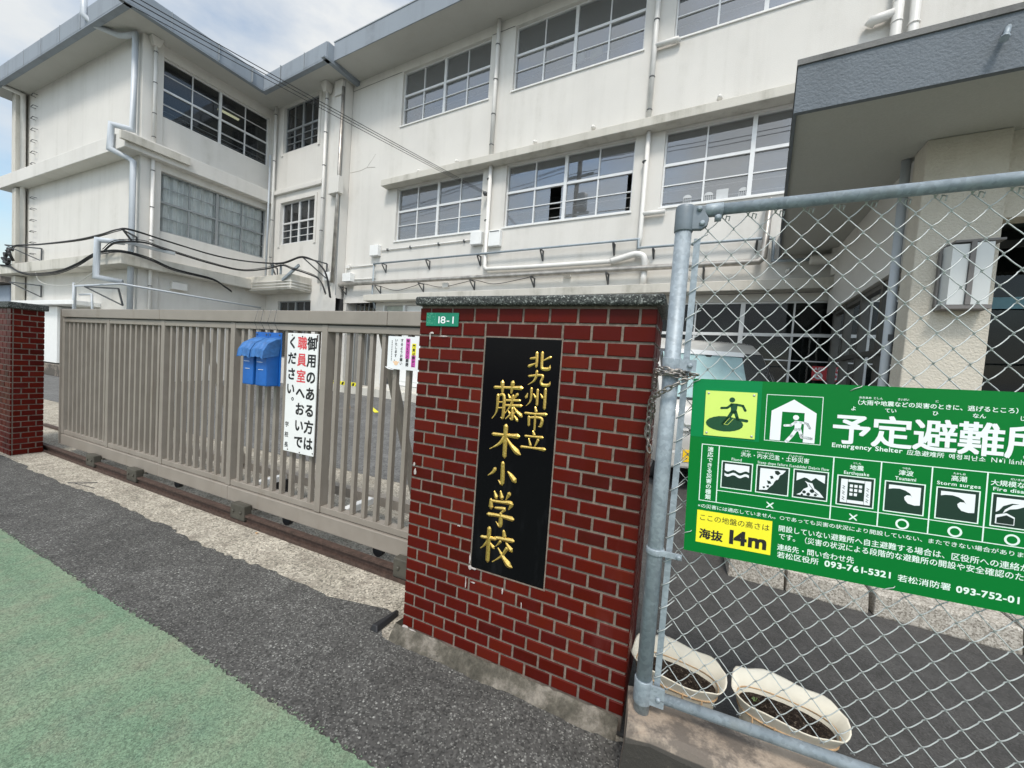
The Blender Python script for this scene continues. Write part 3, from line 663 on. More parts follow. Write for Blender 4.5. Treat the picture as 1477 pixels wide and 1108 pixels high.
# wing ledges
def wedge(z0, z1, o1, o2, xr=-15.55, yend=8.69, mat='ledge'):
    pl = [(XL-.9, wf(XL)-o1-.06), (xr, wf(xr)-o1), (xr, yend), (WX, yend), (WX, 4.89), (XL-.9, wf(XL-.9))]
    mb = MB(); mb.prism(pl, z0, z1); return mb.build('ledge', mat, B, bevel=.015)
wedge(7.05, 7.5, .42, .3, xr=-15.62, mat='wall'); wedge(3.68, 4.03, .5, .4, xr=-15.5)
mb = MB(); mb.prism([(-15.61, 4.36), (-15.50, 4.37), (-15.50, 6.0), (-15.61, 6.0)], 7.2, 7.42); mb.build('ledge_cap', 'ledge', B)
mb = MB(); mb.box(-16, -13.1, 7.95, 8.69, 3.6, 4.12); mb.build('balcony', 'ledge', B, bevel=.02)
mb = MB()
for q in (3.68, 3.78, 3.88): mb.tube([(-15.45, 7.92, q), (-13.2, 7.92, q), (-13.08, 7.98, q), (-13.08, 8.68, q)], .016, 6)
mb.build('conduit', 'pvc', B)
# end post and step irons of the wing
mb = MB(); mb.box(XL-.02, XL+.45, wf(XL)-.28, wf(XL)-.002, 7.55, 10.59); mb.box(XL-.02, XL+.45, wf(XL)-.26, wf(XL)-.002, 4.1, 7.0); mb.box(XL-.02, XL+.5, wf(XL)-.26, wf(XL)-.002, 0, 3.65); mb.build('pilaster', 'ledge', B, bevel=.02)
mb = MB()
for k in range(15):
    z = 4.5+k*.42; xx = -23.6; y = wf(xx)
    if 6.9 < z < 7.7: continue
    mb.tube([(xx, y, z), (xx, y-.12, z), (xx+.3, y-.12, z), (xx+.3, y, z)], .012, 5)
mb.each('step_iron', 'darkmetal', B)
mb = MB(); mb.tube([(-24.2, 3.62, 10.53), (-24.2, 4.1, 10.50), (-24.2, 4.12, 4.2)], .07, 10); mb.build('downpipe', 'pvc', B)
# pipes
def pipe(name, mat, r, *runs, n=10):
    for p in runs: MB().tube(p, r, n).build(name, mat, B)
def clamps(pts, r, mat='darkmetal'):
    mb = MB()
    for (x_, y_, z_) in pts: mb.lathe((x_, y_, z_-.012), [(r, 0), (r, .024)], 10)
    mb.each('pipe_clamp', mat, B)
y = wf(-16)-.14
pipe('downpipe', 'pvcgrey', .075, [(-17.1, 3.98, 11.6), (-17.1, 3.98, 10.8), (-16.95, 4.14, 10.60), (-16.5, 4.55, 10.46), (-16.3, 4.62, 10.43), (-15.95, y+.02, 10.46), (-15.95, y, 7.72), (-16.2, 4.36, 7.72), (-16.22, 4.34, 7.02), (-15.95, y-.05, 6.85), (-15.85, y, 6.77), (-15.85, y, 2.0)])
pipe('downpipe', 'pvcgrey', .075, [(-15.9, 4.6, 4.36), (-16.26, 4.14, 4.33), (-16.28, 4.12, 3.26), (-15.95, 4.6, 3.2)])
pipe('downpipe', 'pvc', .045, [(WX+.13, 5.17, 10.8), (WX+.13, 5.17, 7.5)]); pipe('downpipe', 'pvc', .045, [(WX+.13, 5.17, 7.05), (WX+.13, 5.17, 1.0)])
clamps([(WX+.13, 5.17, z) for z in (10.2, 9.3, 8.4, 7.7, 6.7, 5.6, 4.6, 3.2)], .052)
mb = MB(); mb.hexa([(WX+.06, 5.09, 10.35), (WX+.21, 5.09, 10.35), (WX+.21, 5.25, 10.35), (WX+.06, 5.25, 10.35), (WX+.0, 5.02, 10.59), (WX+.26, 5.02, 10.59), (WX+.26, 5.32, 10.59), (WX+.0, 5.32, 10.59)])
mb.hexa([(-12.6, 8.46, 10.3), (-12.42, 8.46, 10.3), (-12.42, 8.66, 10.3), (-12.6, 8.66, 10.3), (-12.68, 8.40, 10.59), (-12.36, 8.40, 10.59), (-12.36, 8.69, 10.59), (-12.68, 8.69, 10.59)]); mb.each('rain_head', 'wall', B, bevel=.01)
pipe('downpipe', 'pvc', .05, [(-12.52, 8.58, 10.4), (-12.52, 8.58, 3.9)]); clamps([(-12.52, 8.58, z) for z in (10.1, 9.0, 7.9, 6.8, 5.7)], .058)
pipe('downpipe', 'pvc', .045, [(-15.5, 8.58, 10.59), (-15.5, 8.58, 4.14)]); pipe('downpipe', 'pvcgrey', .035, [(-15.62, 8.5, 8.8), (-15.62, 8.5, 4.14)])
clamps([(-15.5, 8.58, z) for z in (10.3, 8.6, 6.4, 5.0)], .053)
pipe('flue_pipe', 'steelpipe', .055, [(-11.72, 8.6, 10.3), (-11.76, 8.6, 7.1), (-11.85, 8.6, 3.9)])
pipe('downpipe', 'pvc', .055, [(-5.95, 8.91, 10.64), (-5.95, 8.91, 7.04)]); pipe('downpipe', 'pvc', .055, [(-5.92, 8.91, 6.84), (-5.92, 8.91, 4.14), (-5.84, 8.90, 4.08), (-4.62, 8.9, 4.06), (-2.39, 8.9, 4.06)])
pipe('insulated_pipe', 'pvc', .07, catm([(-2.45, 8.9, 4.06), (-2.2, 8.88, 4.11), (-1.9, 8.86, 4.17), (-1.74, 8.86, 4.12), (-1.69, 8.87, 4.0), (-1.69, 8.9, 3.85)], 4), [(-1.69, 8.9, 3.85), (-1.69, 8.9, 3.48)])
clamps([(-5.95, 8.91, z) for z in (10.0, 9.1, 8.2, 7.4, 6.5, 5.4, 4.5)], .062)
pipe('downpipe', 'pvc', .055, [(-1.87, 8.91, 10.64), (-1.87, 8.91, 7.04)], [(-1.85, 8.91, 8.66), (-1.42, 8.91, 8.66), (-1.38, 8.95, 8.62)])
pipe('downpipe', 'pvc', .05, [(-1.84, 8.91, 6.83), (-1.84, 8.91, 4.55), (-1.86, 8.91, 4.31)], [(-1.82, 8.91, 5.06), (-1.36, 8.91, 5.06)])
clamps([(-1.87, 8.91, z) for z in (10.1, 9.2, 8.0, 7.3, 6.2)], .062)
pipe('downpipe', 'pvc', .075, [(2.1, 8.88, 10.64), (2.1, 8.88, 3.9)], [(2.05, 8.88, 7.92), (1.78, 8.88, 7.89), (1.74, 8.93, 7.84)]); pipe('downpipe', 'pvc', .07, [(2.32, 8.88, 10.64), (2.32, 8.88, 3.9)])
clamps([(2.1, 8.88, 7.75), (2.32, 8.88, 7.65), (2.1, 8.88, 8.1)], .083, 'pvc')
pipe('conduit', 'galv', .028, [(-10.01, 8.88, 3.06), (-10.19, 8.88, 3.4), (-10.18, 8.88, 4.49)], [(-10.18, 8.86, 4.49), (-1.86, 8.86, 4.50), (-1.86, 8.88, 4.31), (.43, 8.88, 4.30), (.66, 8.88, 4.28), (.67, 8.88, 3.86), (1.6, 8.88, 3.83), (1.85, 8.7, 4.6)], n=8)
pipe('heating_pipe', 'steelpipe', .06, [(-12.2, 8.82, 3.07), (-12.2, 8.82, 3.87), (-8.28, 8.82, 3.86), (.44, 8.82, 3.84), (.52, 8.82, 3.92), (.54, 8.82, 4.98), (.54, 8.97, 5.05)])
pipe('conduit', 'trim', .018, [(-9.99, 8.97, 4.93), (-6.42, 8.97, 4.95)], [(-11.48, 8.97, 4.49), (-10.2, 8.97, 4.50)], [(-11.45, 8.97, 4.06), (-10.2, 8.97, 4.06)], n=6)
mb = MB()
for q in (-9.7, -8.73, -7.62, -6.7): mb.box(q-.02, q+.02, 8.94, 8.998, 4.90, 4.97)
mb.each('conduit_clip', 'darkmetal', B)
def bracket(xx, z, yb=8.995, dep=.2, drop=.26):
    mb = MB(); mb.beam((xx, yb-.008, z), (xx, yb-.008, z-drop), .035, .012, (0, 1, 0)); mb.beam((xx, yb-.015, z-.012), (xx, yb-dep, z-.012), .035, .02); mb.beam((xx, yb-dep+.01, z-.03), (xx, yb-.02, z-drop+.02), .035, .016)
    mb.build('pipe_bracket', 'darkmetal', B)
for q in (-9.74, -7.93, -6.11, -4.22, -2.41): bracket(q, 4.47)
for q in (-1.53, .39): bracket(q, 4.27, drop=.2)
for q in (-11.6, -9.94, -8.12, -6.26, -4.41, -2.5, -.5): bracket(q, 3.79, drop=.24, dep=.26)
def jbox(x0, x1, z0, z1, d, mat='white'):
    mb = MB(); mb.box(x0, x1, 8.995-d, 8.995, z0, z1); mb.build('junction_box', mat, B, bevel=.012)
jbox(-10.4, -10.02, 4.76, 5.1, .14); jbox(-6.42, -6.06, 4.77, 5.12, .14); jbox(-5.83, -5.47, 4.68, 5.1, .13); jbox(-12.3, -11.95, 3.98, 4.27, .42); jbox(-11.6, -11.2, 3.97, 4.25, .2); jbox(-3.6, -3.42, 3.76, 3.9, .08, 'pvc'); jbox(-7.35, -7.15, 3.64, 3.78, .08, 'pvc')
jbox(-11.62, -11.42, 4.44, 4.56, .08, 'pvc')
mb = MB(); mb.box(-5.80, -5.50, 8.855, 8.864, 5.06, 5.075); mb.build('meter_lid', 'darkmetal', B)
mb = MB()
for (a, z) in ((-8.4, 10.88), (-7.21, 10.87), (-8.54, 7.19), (-7.12, 7.21), (-4.66, 7.23), (-3.14, 7.25), (-.5, 7.25), (.95, 3.67), (-.72, 3.62)):
    mb.lathe((a, 8.995, z), [(.05, 0), (.05, -.05), (.03, -.1), (.0, -.11)], 10, 'y')
mb.each('anchor_cap', 'pvc', B)
mb = MB(); mb.box(WX+.001, WX+.2, 5.70, 6.1, 3.22, 3.45); mb.build('vent_hood', 'pvc', B, bevel=.01)
# brackets and pipes on the wing
pipe('conduit', 'pvcgrey', .03, [(-17.95, 4.1, 2.0), (-17.95, 4.1, 3.05), (-15.3, 4.38, 3.07), (-15.3, 8.2, 3.02)], [(-18.1, 4.1, 1.9), (-18.1, 4.1, 3.16)], [(-17.95, 4.2, 2.8), (-17.1, 4.25, 2.8), (-17.0, 4.25, 2.0)], n=8)
def tri(p, q, r_, mat='darkmetal'):
    mb = MB(); mb.beam(p, q, .04, .04); mb.beam(q, r_, .04, .04); mb.beam(p, r_, .04, .03); mb.build('cable_bracket', mat, B)
yb = wf(-22.7); tri((-23.6, yb-.75, 4.66), (-22.7, yb-.05, 4.66), (-22.7, yb-.05, 4.2)); tri((-23.9, yb-.6, 3.35), (-22.7, yb-.05, 3.28), (-22.7, yb-.05, 2.86))
tri((-15.35, 4.42, 4.60), (-15.86, 4.86, 4.60), (-15.86, 4.86, 4.32)); tri((-15.05, 8.6, 4.55), (-14.5, 8.05, 4.55), (-15.0, 8.6, 4.13)); tri((-12.35, 7.85, 4.58), (-12.15, 8.6, 4.55), (-12.15, 8.6, 4.05))
tri((-16.9, 4.05, 2.98), (-15.9, 4.5, 2.98), (-15.9, 4.6, 2.5))
mb = MB(); mb.beam((-15.75, 4.45, 4.36), (-15.3, 5.6, 4.27), .08, .09); mb.build('cable_tray', 'alumdk', B)
mb = MB(); mb.beam((-13.5, 7.9, 3.9), (-12.6, 7.9, 4.35), .06, .08); mb.build('stay_bar', 'galv', B)
mb = MB(); mb.beam((-14.2, 7.95, 4.12), (-14.2, 7.95, 4.5), .05, .05); mb.beam((-13.7, 7.95, 4.12), (-13.7, 7.95, 4.45), .05, .05); mb.each('cable_post', 'galv', B)
# classroom lamp seen through the upper wing window
mb = MB(); mb.box(-17.6, -17.5, 7.6, 8.3, 10.42, 10.47); mb.build('ceiling_lamp', 'lamp', B)
# entrance canopy, column, vestibule
mb = MB(); mb.prism([(.40, 4.30), (9.5, 4.30), (9.5, 8.99), (.80, 8.99)], 3.965, 4.33); mb.build('entrance_canopy', stucco('canopy_soffit', (.46, .465, .435), amt=.4), B)
mb = MB(); mb.box(.372, 9.5, 4.25, 4.297, 3.93, 4.335); mb.prism([(.372, 4.2971), (.397, 4.2971), (.797, 8.99), (.772, 8.99)], 3.93, 4.335); mb.build('canopy_fascia', 'canopyblue', B)
mb = MB(); mb.prism([(.36, 4.235), (9.5, 4.235), (9.5, 8.99), (.76, 8.99)], 4.336, 4.385); mb.build('canopy_trim', stucco('weathered_coping', (.20, .20, .195), (.06, .06, .06), .8), B)
mb = MB(); mb.tube([(1.66, 4.30, 4.30), (1.6, 4.18, 4.13)], .018, 8); mb.tube([(1.6, 4.18, 4.13), (1.585, 4.15, 4.10)], .026, 8); mb.build('canopy_hook', 'galv', B)
mb = MB(); mb.box(1.565, 2.13, 5.22, 5.52, .0, 3.964); mb.build('column', 'column', B, bevel=.012)
mb = MB(); mb.box(2.131, 9.5, 5.3, 5.5, 3.18, 3.964); mb.build('entrance_lintel', 'column', B)
mb = MB(); mb.box(1.60, 1.75, 5.53, 8.99, 2.86, 3.964); mb.build('vestibule_wall', 'wall', B)
mb = MB(); Ps = lambda u, z, d: (1.66-d, u, z)
for a, b, c, d in ((5.55, 5.62, .1, 2.85), (6.3, 6.37, .1, 2.85), (7.1, 7.17, .1, 2.85), (7.9, 7.97, .1, 2.85), (8.6, 8.7, .1, 2.85)): bar(mb, Ps, a, b, c, d, -.05, .02)
for c, d in ((2.78, 2.84), (1.96, 2.02), (.12, .3)): bar(mb, Ps, 5.63, 8.59, c, d, -.05, .012)
vd = mb.build('vestibule_frame', plain('brown_aluminium', (.10, .095, .085), .4, .3), B)
mb = MB(); mb.quad((1.69, 5.55, .1), (1.69, 8.7, .1), (1.69, 8.7, 2.85), (1.69, 5.55, 2.85)); mb.build('pane', 'glassent', vd)
mb = MB(); mb.box(2.9, 9.4, 8.4, 8.95, .1, 3.9); mb.box(1.8, 2.0, 8.75, 8.95, .1, 3.9); mb.build('vestibule_interior', 'dark', B)
pipe('downpipe', 'pvc', .085, [(1.88, 8.6, 4.05), (1.93, 8.6, .2)], catm([(1.23, 8.75, 3.8), (1.55, 8.7, 3.8), (1.70, 8.65, 4.0), (1.84, 8.6, 4.3)])); pipe('downpipe', 'pvc', .075, [(1.60, 8.72, 4.1), (1.62, 8.72, 3.5)], [(1.70, 8.75, 3.27), (1.72, 8.75, 3.1), (1.9, 8.7, 2.9)])
pipe('downpipe', 'pvcgrey', .042, [(1.53, 5.60, 3.96), (1.55, 5.60, .2)]); mb = MB(); mb.box(1.53, 1.62, 5.55, 5.66, 2.05, 2.12); mb.each('pipe_clamp', 'darkmetal', B)
# entrance doors
mb = MB(); Pe = lambda u, z, d: (u, 6.5-d, z)
for a in (2.2, 3.9, 5.6): bar(mb, Pe, a, a+.06, .2, 3.3, -.05, .02)
bar(mb, Pe, 2.27, 7, 3.22, 3.3, -.05, .019)
ed = mb.build('entrance_frame', 'darkmetal', B)
mb = MB(); mb.quad((2.2, 6.52, .2), (9.4, 6.52, .2), (9.4, 6.52, 3.3), (2.2, 6.52, 3.3)); mb.build('pane', 'glassent', ed)
mb = MB(); bar(mb, Pe, 2.27, 7, 2.53, 2.66, .021, .03); mb.build('blue_band', plain('blue_sticker_band', (.12, .27, .33), .5), ed)
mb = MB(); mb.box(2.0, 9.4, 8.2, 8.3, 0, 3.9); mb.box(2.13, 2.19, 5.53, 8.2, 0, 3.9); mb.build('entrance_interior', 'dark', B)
# wall lamp on the column
mb = MB(); mb.box(1.74, 2.06, 5.06, 5.215, 2.31, 2.345); mb.box(1.728, 1.742, 5.17, 5.215, 2.346, 2.85); mb.beam((1.735, 5.19, 2.85), (1.79, 5.19, 2.925), .04, .014, (0, 1, 0)); mb.box(1.785, 2.10, 5.062, 5.215, 2.915, 2.935); mb.box(1.888, 1.922, 5.055, 5.07, 2.346, 2.914)
la = mb.build('wall_lamp', plain('brown_grey_lamp_frame', (.17, .16, .155), .6), B)
mb = MB(); mb.prism([(1.75, 5.19), (1.775, 5.075), (1.886, 5.075), (1.886, 5.2), (1.75, 5.2)], 2.35, 2.90); mb.prism([(1.924, 5.2), (1.924, 5.075), (2.04, 5.075), (2.055, 5.2)], 2.35, 2.91); mb.each('lamp_shade', 'lampglass', la)

# ------------------------------------------------------------ gate pillars
def pillar(label, x0, x1, y0, y1, zb, zt, capz, rows_front, plaque=None, mods=9, sidemods=3, group='brick gate pillars'):
    t = thing('gate_pillar', label, 'gate pillar', ((x0+x1)/2, y0, 0), 0, group)
    ox, oy = (x0+x1)/2, y0
    br = MB(); TK = .012; J = .0112
    def row(P, a, b, n, half, z0, z1):
        m = (b-a)/n; cuts = [a]
        q = a+(m/2 if half else m)
        while q < b-m*.3: cuts.append(q); q += m
        cuts.append(b)
        for i in range(len(cuts)-1):
            l = cuts[i]+(J/2 if i else 0); r = cuts[i+1]-(J/2 if i < len(cuts)-2 else 0)
            P(l, r, z0+J/2+random.uniform(-.0006, .0006), z1-J/2)
    jit = lambda: random.uniform(-.0009, .0009)
    def Pf(l, r, z0, z1): br.bbox(l-ox, r-ox, jit()-.001, TK, z0, z1, .0022)
    def side(sign):
        X = x1-ox if sign > 0 else x0-ox
        def P(l, r, z0, z1):
            q = MB(); q.bbox(l-oy, r-oy, 0, TK, z0, z1, .0022); j_ = jit()
            br.add([((X-v[1]+.001+j_) if sign > 0 else (X+v[1]-.001+j_), v[0], v[2]) for v in q.v], [f[::-1] if sign < 0 else f for f in q.f] if sign < 0 else q.f)
        return P
    Pb = lambda l, r, z0, z1: br.box(l-ox, r-ox, y1-oy-TK, y1-oy+.001, z0, z1)
    for k, (z0, z1) in enumerate(rows_front):
        if plaque and z0 >= plaque[2]-.01 and z1 <= plaque[3]+.01:
            row(Pf, x0, plaque[0]-.006, 3, k % 2 == 0, z0, z1); row(Pf, plaque[1]+.006, x1, 3, k % 2 == 0, z0, z1)
        else: row(Pf, x0, x1, mods, k % 2 == 0, z0, z1)
        for s in (1, -1): row(side(s), y0+TK+J, y1, sidemods, k % 2 == 1, z0, z1)
        row(Pb, x0+.013, x1-.013, mods, k % 2 == 0, z0, z1)
    core = MB(); core.box(x0-ox+.0045, x1-ox-.0045, .0045, y1-oy-.0045, zb, zt); core.build('mortar_core', 'mortar', t)
    br.build('brick_facing', 'brick', t)
    cp = MB(); cp.box(x0-ox-.018, x1-ox+.028, -.032, y1-oy+.03, zt, capz); cp.build('cap', 'granite', t, bevel=.012, seg=3)
    return t, ox, oy
H = .0624
rows = [(.505+H*k, .505+H*(k+1)) for k in range(-7, 18)]+[(1.628+.0715*k, 1.628+.0715*(k+1)) for k in range(2)]
PX0, PX1, PY = -1.27, -.118, 1.635
tp, ox, oy = pillar('wide dark red brick gate pillar carrying the black stone name plaque', PX0, PX1, PY, 2.02, 0, 1.777, 1.822, rows, (-.878, -.503, .505, 1.628))
# mortar footing and lime runs on the wide pillar
mb = MB(); n = 46; top = []; botm = []
for k in range(n+1):
    xx = PX0-.045+(PX1-PX0+.03)*k/n
    top.append((xx-ox, -.004, .068+random.uniform(-.004, .006)*(2 if k < 6 else 1))); botm.append((xx-ox, -.052-.006*math.sin(k*.37)-random.uniform(0, .012), .002))
md = [((a[0]), -.040-random.uniform(0, .007), .026+random.uniform(-.005, .005)) for a in top]
for k in range(n):
    mb.quad(botm[k], botm[k+1], md[k+1], md[k]); mb.quad(md[k], md[k+1], top[k+1], top[k])
mb.quad(botm[0], md[0], (md[0][0]+.03, .2, .03), (botm[0][0], .2, .0)); mb.quad(md[0], top[0], (top[0][0]+.02, .2, .06), (md[0][0]+.03, .2, .03))
mb.build('footing', 'foot', tp)
mb = MB()
def smear(x_, z_, w_, h_, n=9):
    P = []
    for k in range(n):
        a = 2*math.pi*k/n; q = random.uniform(.55, 1.15); P.append((x_-ox+math.cos(a)*w_*q, -.0042-random.uniform(0, .0008), z_+math.sin(a)*h_*q))
    mb.add([(x_-ox, -.006, z_)]+P, [(0, 1+(k+1) % n, 1+k) for k in range(n)])
for a in ((-.885, .545, .006, .035), (-.882, .50, .01, .012), (-.86, .50, .02, .006), (-.90, .42, .004, .03), (-.70, .435, .004, .022), (-1.245, .915, .010, .018), (-1.252, .95, .008, .012), (-1.25, .07, .02, .012), (-1.20, .065, .03, .008), (-1.19, 1.64, .02, .006), (-1.12, 1.625, .03, .004), (-1.2, 1.62, .006, .02), (-.96, .69, .012, .004), (-.60, .40, .003, .02), (-.86, .43, .015, .004)): smear(*a)
mb.each('lime_stain', 'lime', tp)
HL = 1.775/26
pillar('narrow dark red brick gate pillar at the far left end of the gate', -8.45, -7.325, 1.755, 2.02, -.02, 1.775, 1.85, [(HL*k, HL*(k+1)) for k in range(26)], None, 9, 2)

# ------------------------------------------------------------ name plaque with brushed gilt characters
K = {
'北': [[(8,38,8),(36,32,10)],[(34,8,11),(36,50,10),(35,78,9)],[(4,77,11),(36,58,5)],[(92,26,10),(60,46,5)],[(57,6,11),(58,70,10),(64,86,12),(88,84,12),(93,66,4)]],
'九': [[(38,4,11),(36,40,10),(26,70,8),(4,94,3)],[(6,38,9),(62,28,10),(58,70,10),(66,88,12),(90,86,12),(96,64,4)]],
'州': [[(10,32,5),(4,52,11)],[(26,6,10),(27,50,9),(22,76,7),(6,96,3)],[(38,32,5),(46,48,10)],[(55,10,10),(56,86,10)],[(70,30,5),(78,46,10)],[(90,4,11),(91,98,11)]],
'市': [[(48,2,8),(53,18,11)],[(4,30,9),(50,29,8),(96,26,12)],[(22,46,10),(24,82,9)],[(22,48,8),(78,45,10),(78,78,10),(68,82,4)],[(50,30,9),(51,100,8)]],
'立': [[(47,4,8),(53,20,11)],[(16,31,9),(50,29,8),(86,27,11)],[(31,44,7),(40,74,10)],[(70,42,10),(64,60,8),(56,84,5)],[(2,88,10),(50,86,8),(98,84,13)]],
'藤': [[(8,16,8),(50,14,7),(94,12,10)],[(32,2,10),(34,27,7)],[(66,0,10),(63,27,6)],[(20,36,8),(20,66,7),(16,84,5),(5,98,3)],[(20,38,6),(40,36,8),(41,90,8),(34,93,4)],[(22,54,5),(40,52,5)],[(22,69,5),(40,67,5)],[(54,31,4),(60,40,8)],[(83,29,8),(75,40,4)],[(48,47,6),(92,44,7)],[(46,60,6),(97,57,8)],[(70,34,8),(65,58,7),(46,82,3)],[(71,58,4),(84,72,7),(99,82,10)],[(70,66,7),(71,93,8),(64,92,3)],[(57,73,4),(63,80,7)],[(84,70,7),(77,79,3)],[(63,84,6),(50,95,4)],[(77,83,4),(88,95,8)]],
'木': [[(12,34,9),(50,32,8),(88,30,12)],[(50,4,11),(52,98,10)],[(49,34,9),(34,60,8),(4,82,3)],[(52,36,5),(70,60,9),(88,77,13),(99,84,6)]],
'小': [[(52,4,11),(54,86,12),(40,78,4)],[(26,34,11),(18,50,9),(2,66,4)],[(72,36,6),(84,50,12),(96,66,15)]],
'学': [[(22,6,6),(30,20,11)],[(46,2,6),(52,18,11)],[(80,4,11),(68,22,4)],[(10,30,8),(12,50,12)],[(12,33,8),(50,31,8),(90,29,11),(82,46,5)],[(30,50,7),(66,48,9),(50,62,5)],[(52,62,8),(54,88,11),(50,97,9),(36,88,3)],[(4,72,10),(50,69,9),(97,70,12)]],
'校': [[(4,34,8),(46,30,9)],[(26,4,10),(27,98,10)],[(25,36,7),(16,54,7),(3,68,3)],[(30,44,5),(42,56,9)],[(70,2,8),(73,16,10)],[(48,26,8),(98,22,10)],[(62,34,8),(50,50,4)],[(80,34,6),(95,49,11)],[(83,48,9),(68,74,7),(42,98,3)],[(57,54,5),(74,76,9),(90,92,13),(101,97,6)]]}
PL = [('北',-.651,-.538,1.485,1.574),('九',-.650,-.536,1.417,1.487),('州',-.654,-.549,1.320,1.410),('市',-.653,-.546,1.218,1.322),('立',-.658,-.543,1.123,1.214),('藤',-.824,-.668,1.243,1.424),('木',-.824,-.658,1.072,1.224),('小',-.820,-.673,.932,1.047),('学',-.806,-.673,.736,.910),('校',-.836,-.663,.557,.724)]
t = thing('name_plaque', 'tall black polished stone plaque with gold brush characters on the wide pillar', 'name plaque', (-.69, 1.635, 1.07))
mb = MB(); mb.box(-.188, .188, -.003, .02, -.565, .558); mb.build('stone_slab', 'stone', t, bevel=.003)
mb = MB()
for ch, xa, xb, za, zb in PL:
    for st in K[ch]:
        pts = catm([(p[0], p[1], p[2]) for p in st], 6)
        kx = (xb-xa)/100; kz = (zb-za)/100; k = (kx+kz)/2
        Lp = [(xa+.69+p[0]*kx, zb-1.07-p[1]*kz, max(3.2, p[2]*1.75-4.6)*k*.5) for p in pts]
        a0 = Lp[0]; d0 = Vector((Lp[1][0]-a0[0], Lp[1][1]-a0[1])).normalized(); a1 = Lp[-1]; d1 = Vector((a1[0]-Lp[-2][0], a1[1]-Lp[-2][1])).normalized()
        Lp = [(a0[0]-d0.x*a0[2]*.9, a0[1]-d0.y*a0[2]*.9, a0[2]*.35)]+Lp+[(a1[0]+d1.x*a1[2]*.9, a1[1]+d1.y*a1[2]*.9, a1[2]*.3)]
        vs = []
        for i, p in enumerate(Lp):
            q0 = Lp[max(i-1, 0)]; q1 = Lp[min(i+1, len(Lp)-1)]
            d = Vector((q1[0]-q0[0], q1[1]-q0[1])).normalized(); nx, nz = -d.y, d.x
            for s_, h in ((-1, 0), (-.86, .32), (.06, 1), (.86, .32), (1, 0)): vs.append((p[0]+nx*p[2]*s_, -.0034-p[2]*.62*h, p[1]+nz*p[2]*s_))
        fs = []
        for i in range(len(Lp)-1):
            for j in range(4): fs.append((i*5+j, i*5+j+1, (i+1)*5+j+1, (i+1)*5+j))
        mb.add(vs, fs, False)
mb.build('gilt_lettering', 'gold', t)
mb = MB()
for a in ((-.196, -.189, -.573, .566), (.189, .196, -.573, .566)): mb.box(a[0], a[1], -.001, .01, a[2], a[3])
mb.box(-.188, .188, -.001, .01, .559, .566); mb.box(-.188, .188, -.001, .01, -.573, -.566); mb.build('mortar_border', 'mortar', t)

# address plate
t = thing('address_plate', 'small green enamel house number plate at the top left of the wide brick pillar', 'address plate', (-1.132, 1.632, 1.709))
mb = MB(); mb.box(-.097, .097, -.004, .0, -.034, .034); mb.build('plate', 'addr', t, bevel=.0035)
mb = MB(); text(mb, '18-1', lambda a, b: (a, -.005, -b), -.034, .019, .050, .012, width=.108); mb.build('number_lettering', 'pwhite', t)
mb = MB()
for k in range(26):
    a = random.uniform(-.093, -.045); b = random.uniform(-.03, .028); c = random.uniform(.002, .012); mb.quad((a, -.0046, b), (a+c, -.0046, b), (a+c, -.0046, b+.003), (a, -.0046, b+.003))
mb.quad((-.0415, -.0046, -.031), (-.0405, -.0046, -.031), (-.0405, -.0046, .031), (-.0415, -.0046, .031))
mb.build('worn_marks', 'addrfade', t)

# ------------------------------------------------------------ sliding gate
G = thing('sliding_gate', 'long taupe steel sliding school gate with upright slats', 'gate', (0, 2.125, 0))
gx0, gx1 = -7.13, -.25; posts = [-7.13+1.146*k for k in range(7)]
mb = MB()
for a, b in ((gx0, -4.872), (-4.868, -1.925), (-1.921, gx1)): mb.box(a, b, -.02, .09, 1.722, 1.822)
mb.each('top_rail', 'gate', G, bevel=.006)
mb = MB()
for k in range(6): mb.box(posts[k]+.03, posts[k+1]-.03, .0, .07, 1.664, 1.712)
mb.each('upper_rail', 'gate', G, bevel=.003)
mb = MB(); mb.box(gx0+.03, gx1, .012, .06, 1.7121, 1.7219); mb.build('rail_shadow_gap', 'darkmetal', G)
mb = MB()
for a, b in ((gx0, -4.852), (-4.848, -3.672), (-3.668, gx1)): mb.box(a, b, -.015, .085, .12, .246)
mb.each('bottom_rail', 'gate', G, bevel=.006)
mb = MB()
for k in range(6): mb.box(posts[k]+.03, posts[k+1]-.03, .005, .075, .252, .30)
mb.each('sill_rail', 'gate', G, bevel=.003)
for k, p in enumerate(posts):
    a, b = (p-.03, p+.03)
    mb = MB(); mb.box(a, b, -.004, .074, .25, 1.715); mb.build('post', 'gate', G, bevel=.004)
mb = MB(); mb.box(gx0-.045, gx0-.032, -.02, .09, .12, 1.822); mb.build('end_plate', 'gate', G)
for k in range(6):
    for j in range(9):
        xx = posts[k]+1.146*(j+1)/10
        mb = MB(); mb.box(xx-.0165+random.uniform(-.001, .001), xx+.0165, .014, .050, .3, 1.665); mb.build('slat', 'gate', G, bevel=.002, seg=1)
for xx in (-6.12, -5.19, -3.40, -1.60):
    mb = MB(); mb.box(xx-.095, xx+.095, -.085, -.02, .02, .15); mb.box(xx-.12, xx+.12, -.02, .03, .10, .119)
    for q in (-.05, .05): mb.lathe((xx+q, -.085, .09), [(.014, 0), (.014, -.012)], 6, 'y')
    mb.build('wheel_housing', plain('drab_metal', (.085, .08, .065), .6, .3, .25), G, bevel=.006)
mb = MB()
for k in (1, 3, 5): mb.lathe((posts[k]+.1, .43, .1), [(.08, 0), (.085, .01), (.085, .04), (.08, .05)], 14, 'y'); mb.box(posts[k]+.02, posts[k]+.18, .40, .52, .14, .22)
for xx in (-6.35, -4.6, -2.95, -1.95): mb.lathe((xx, .04, .075), [(.045, 0), (.045, .04)], 12, 'y')
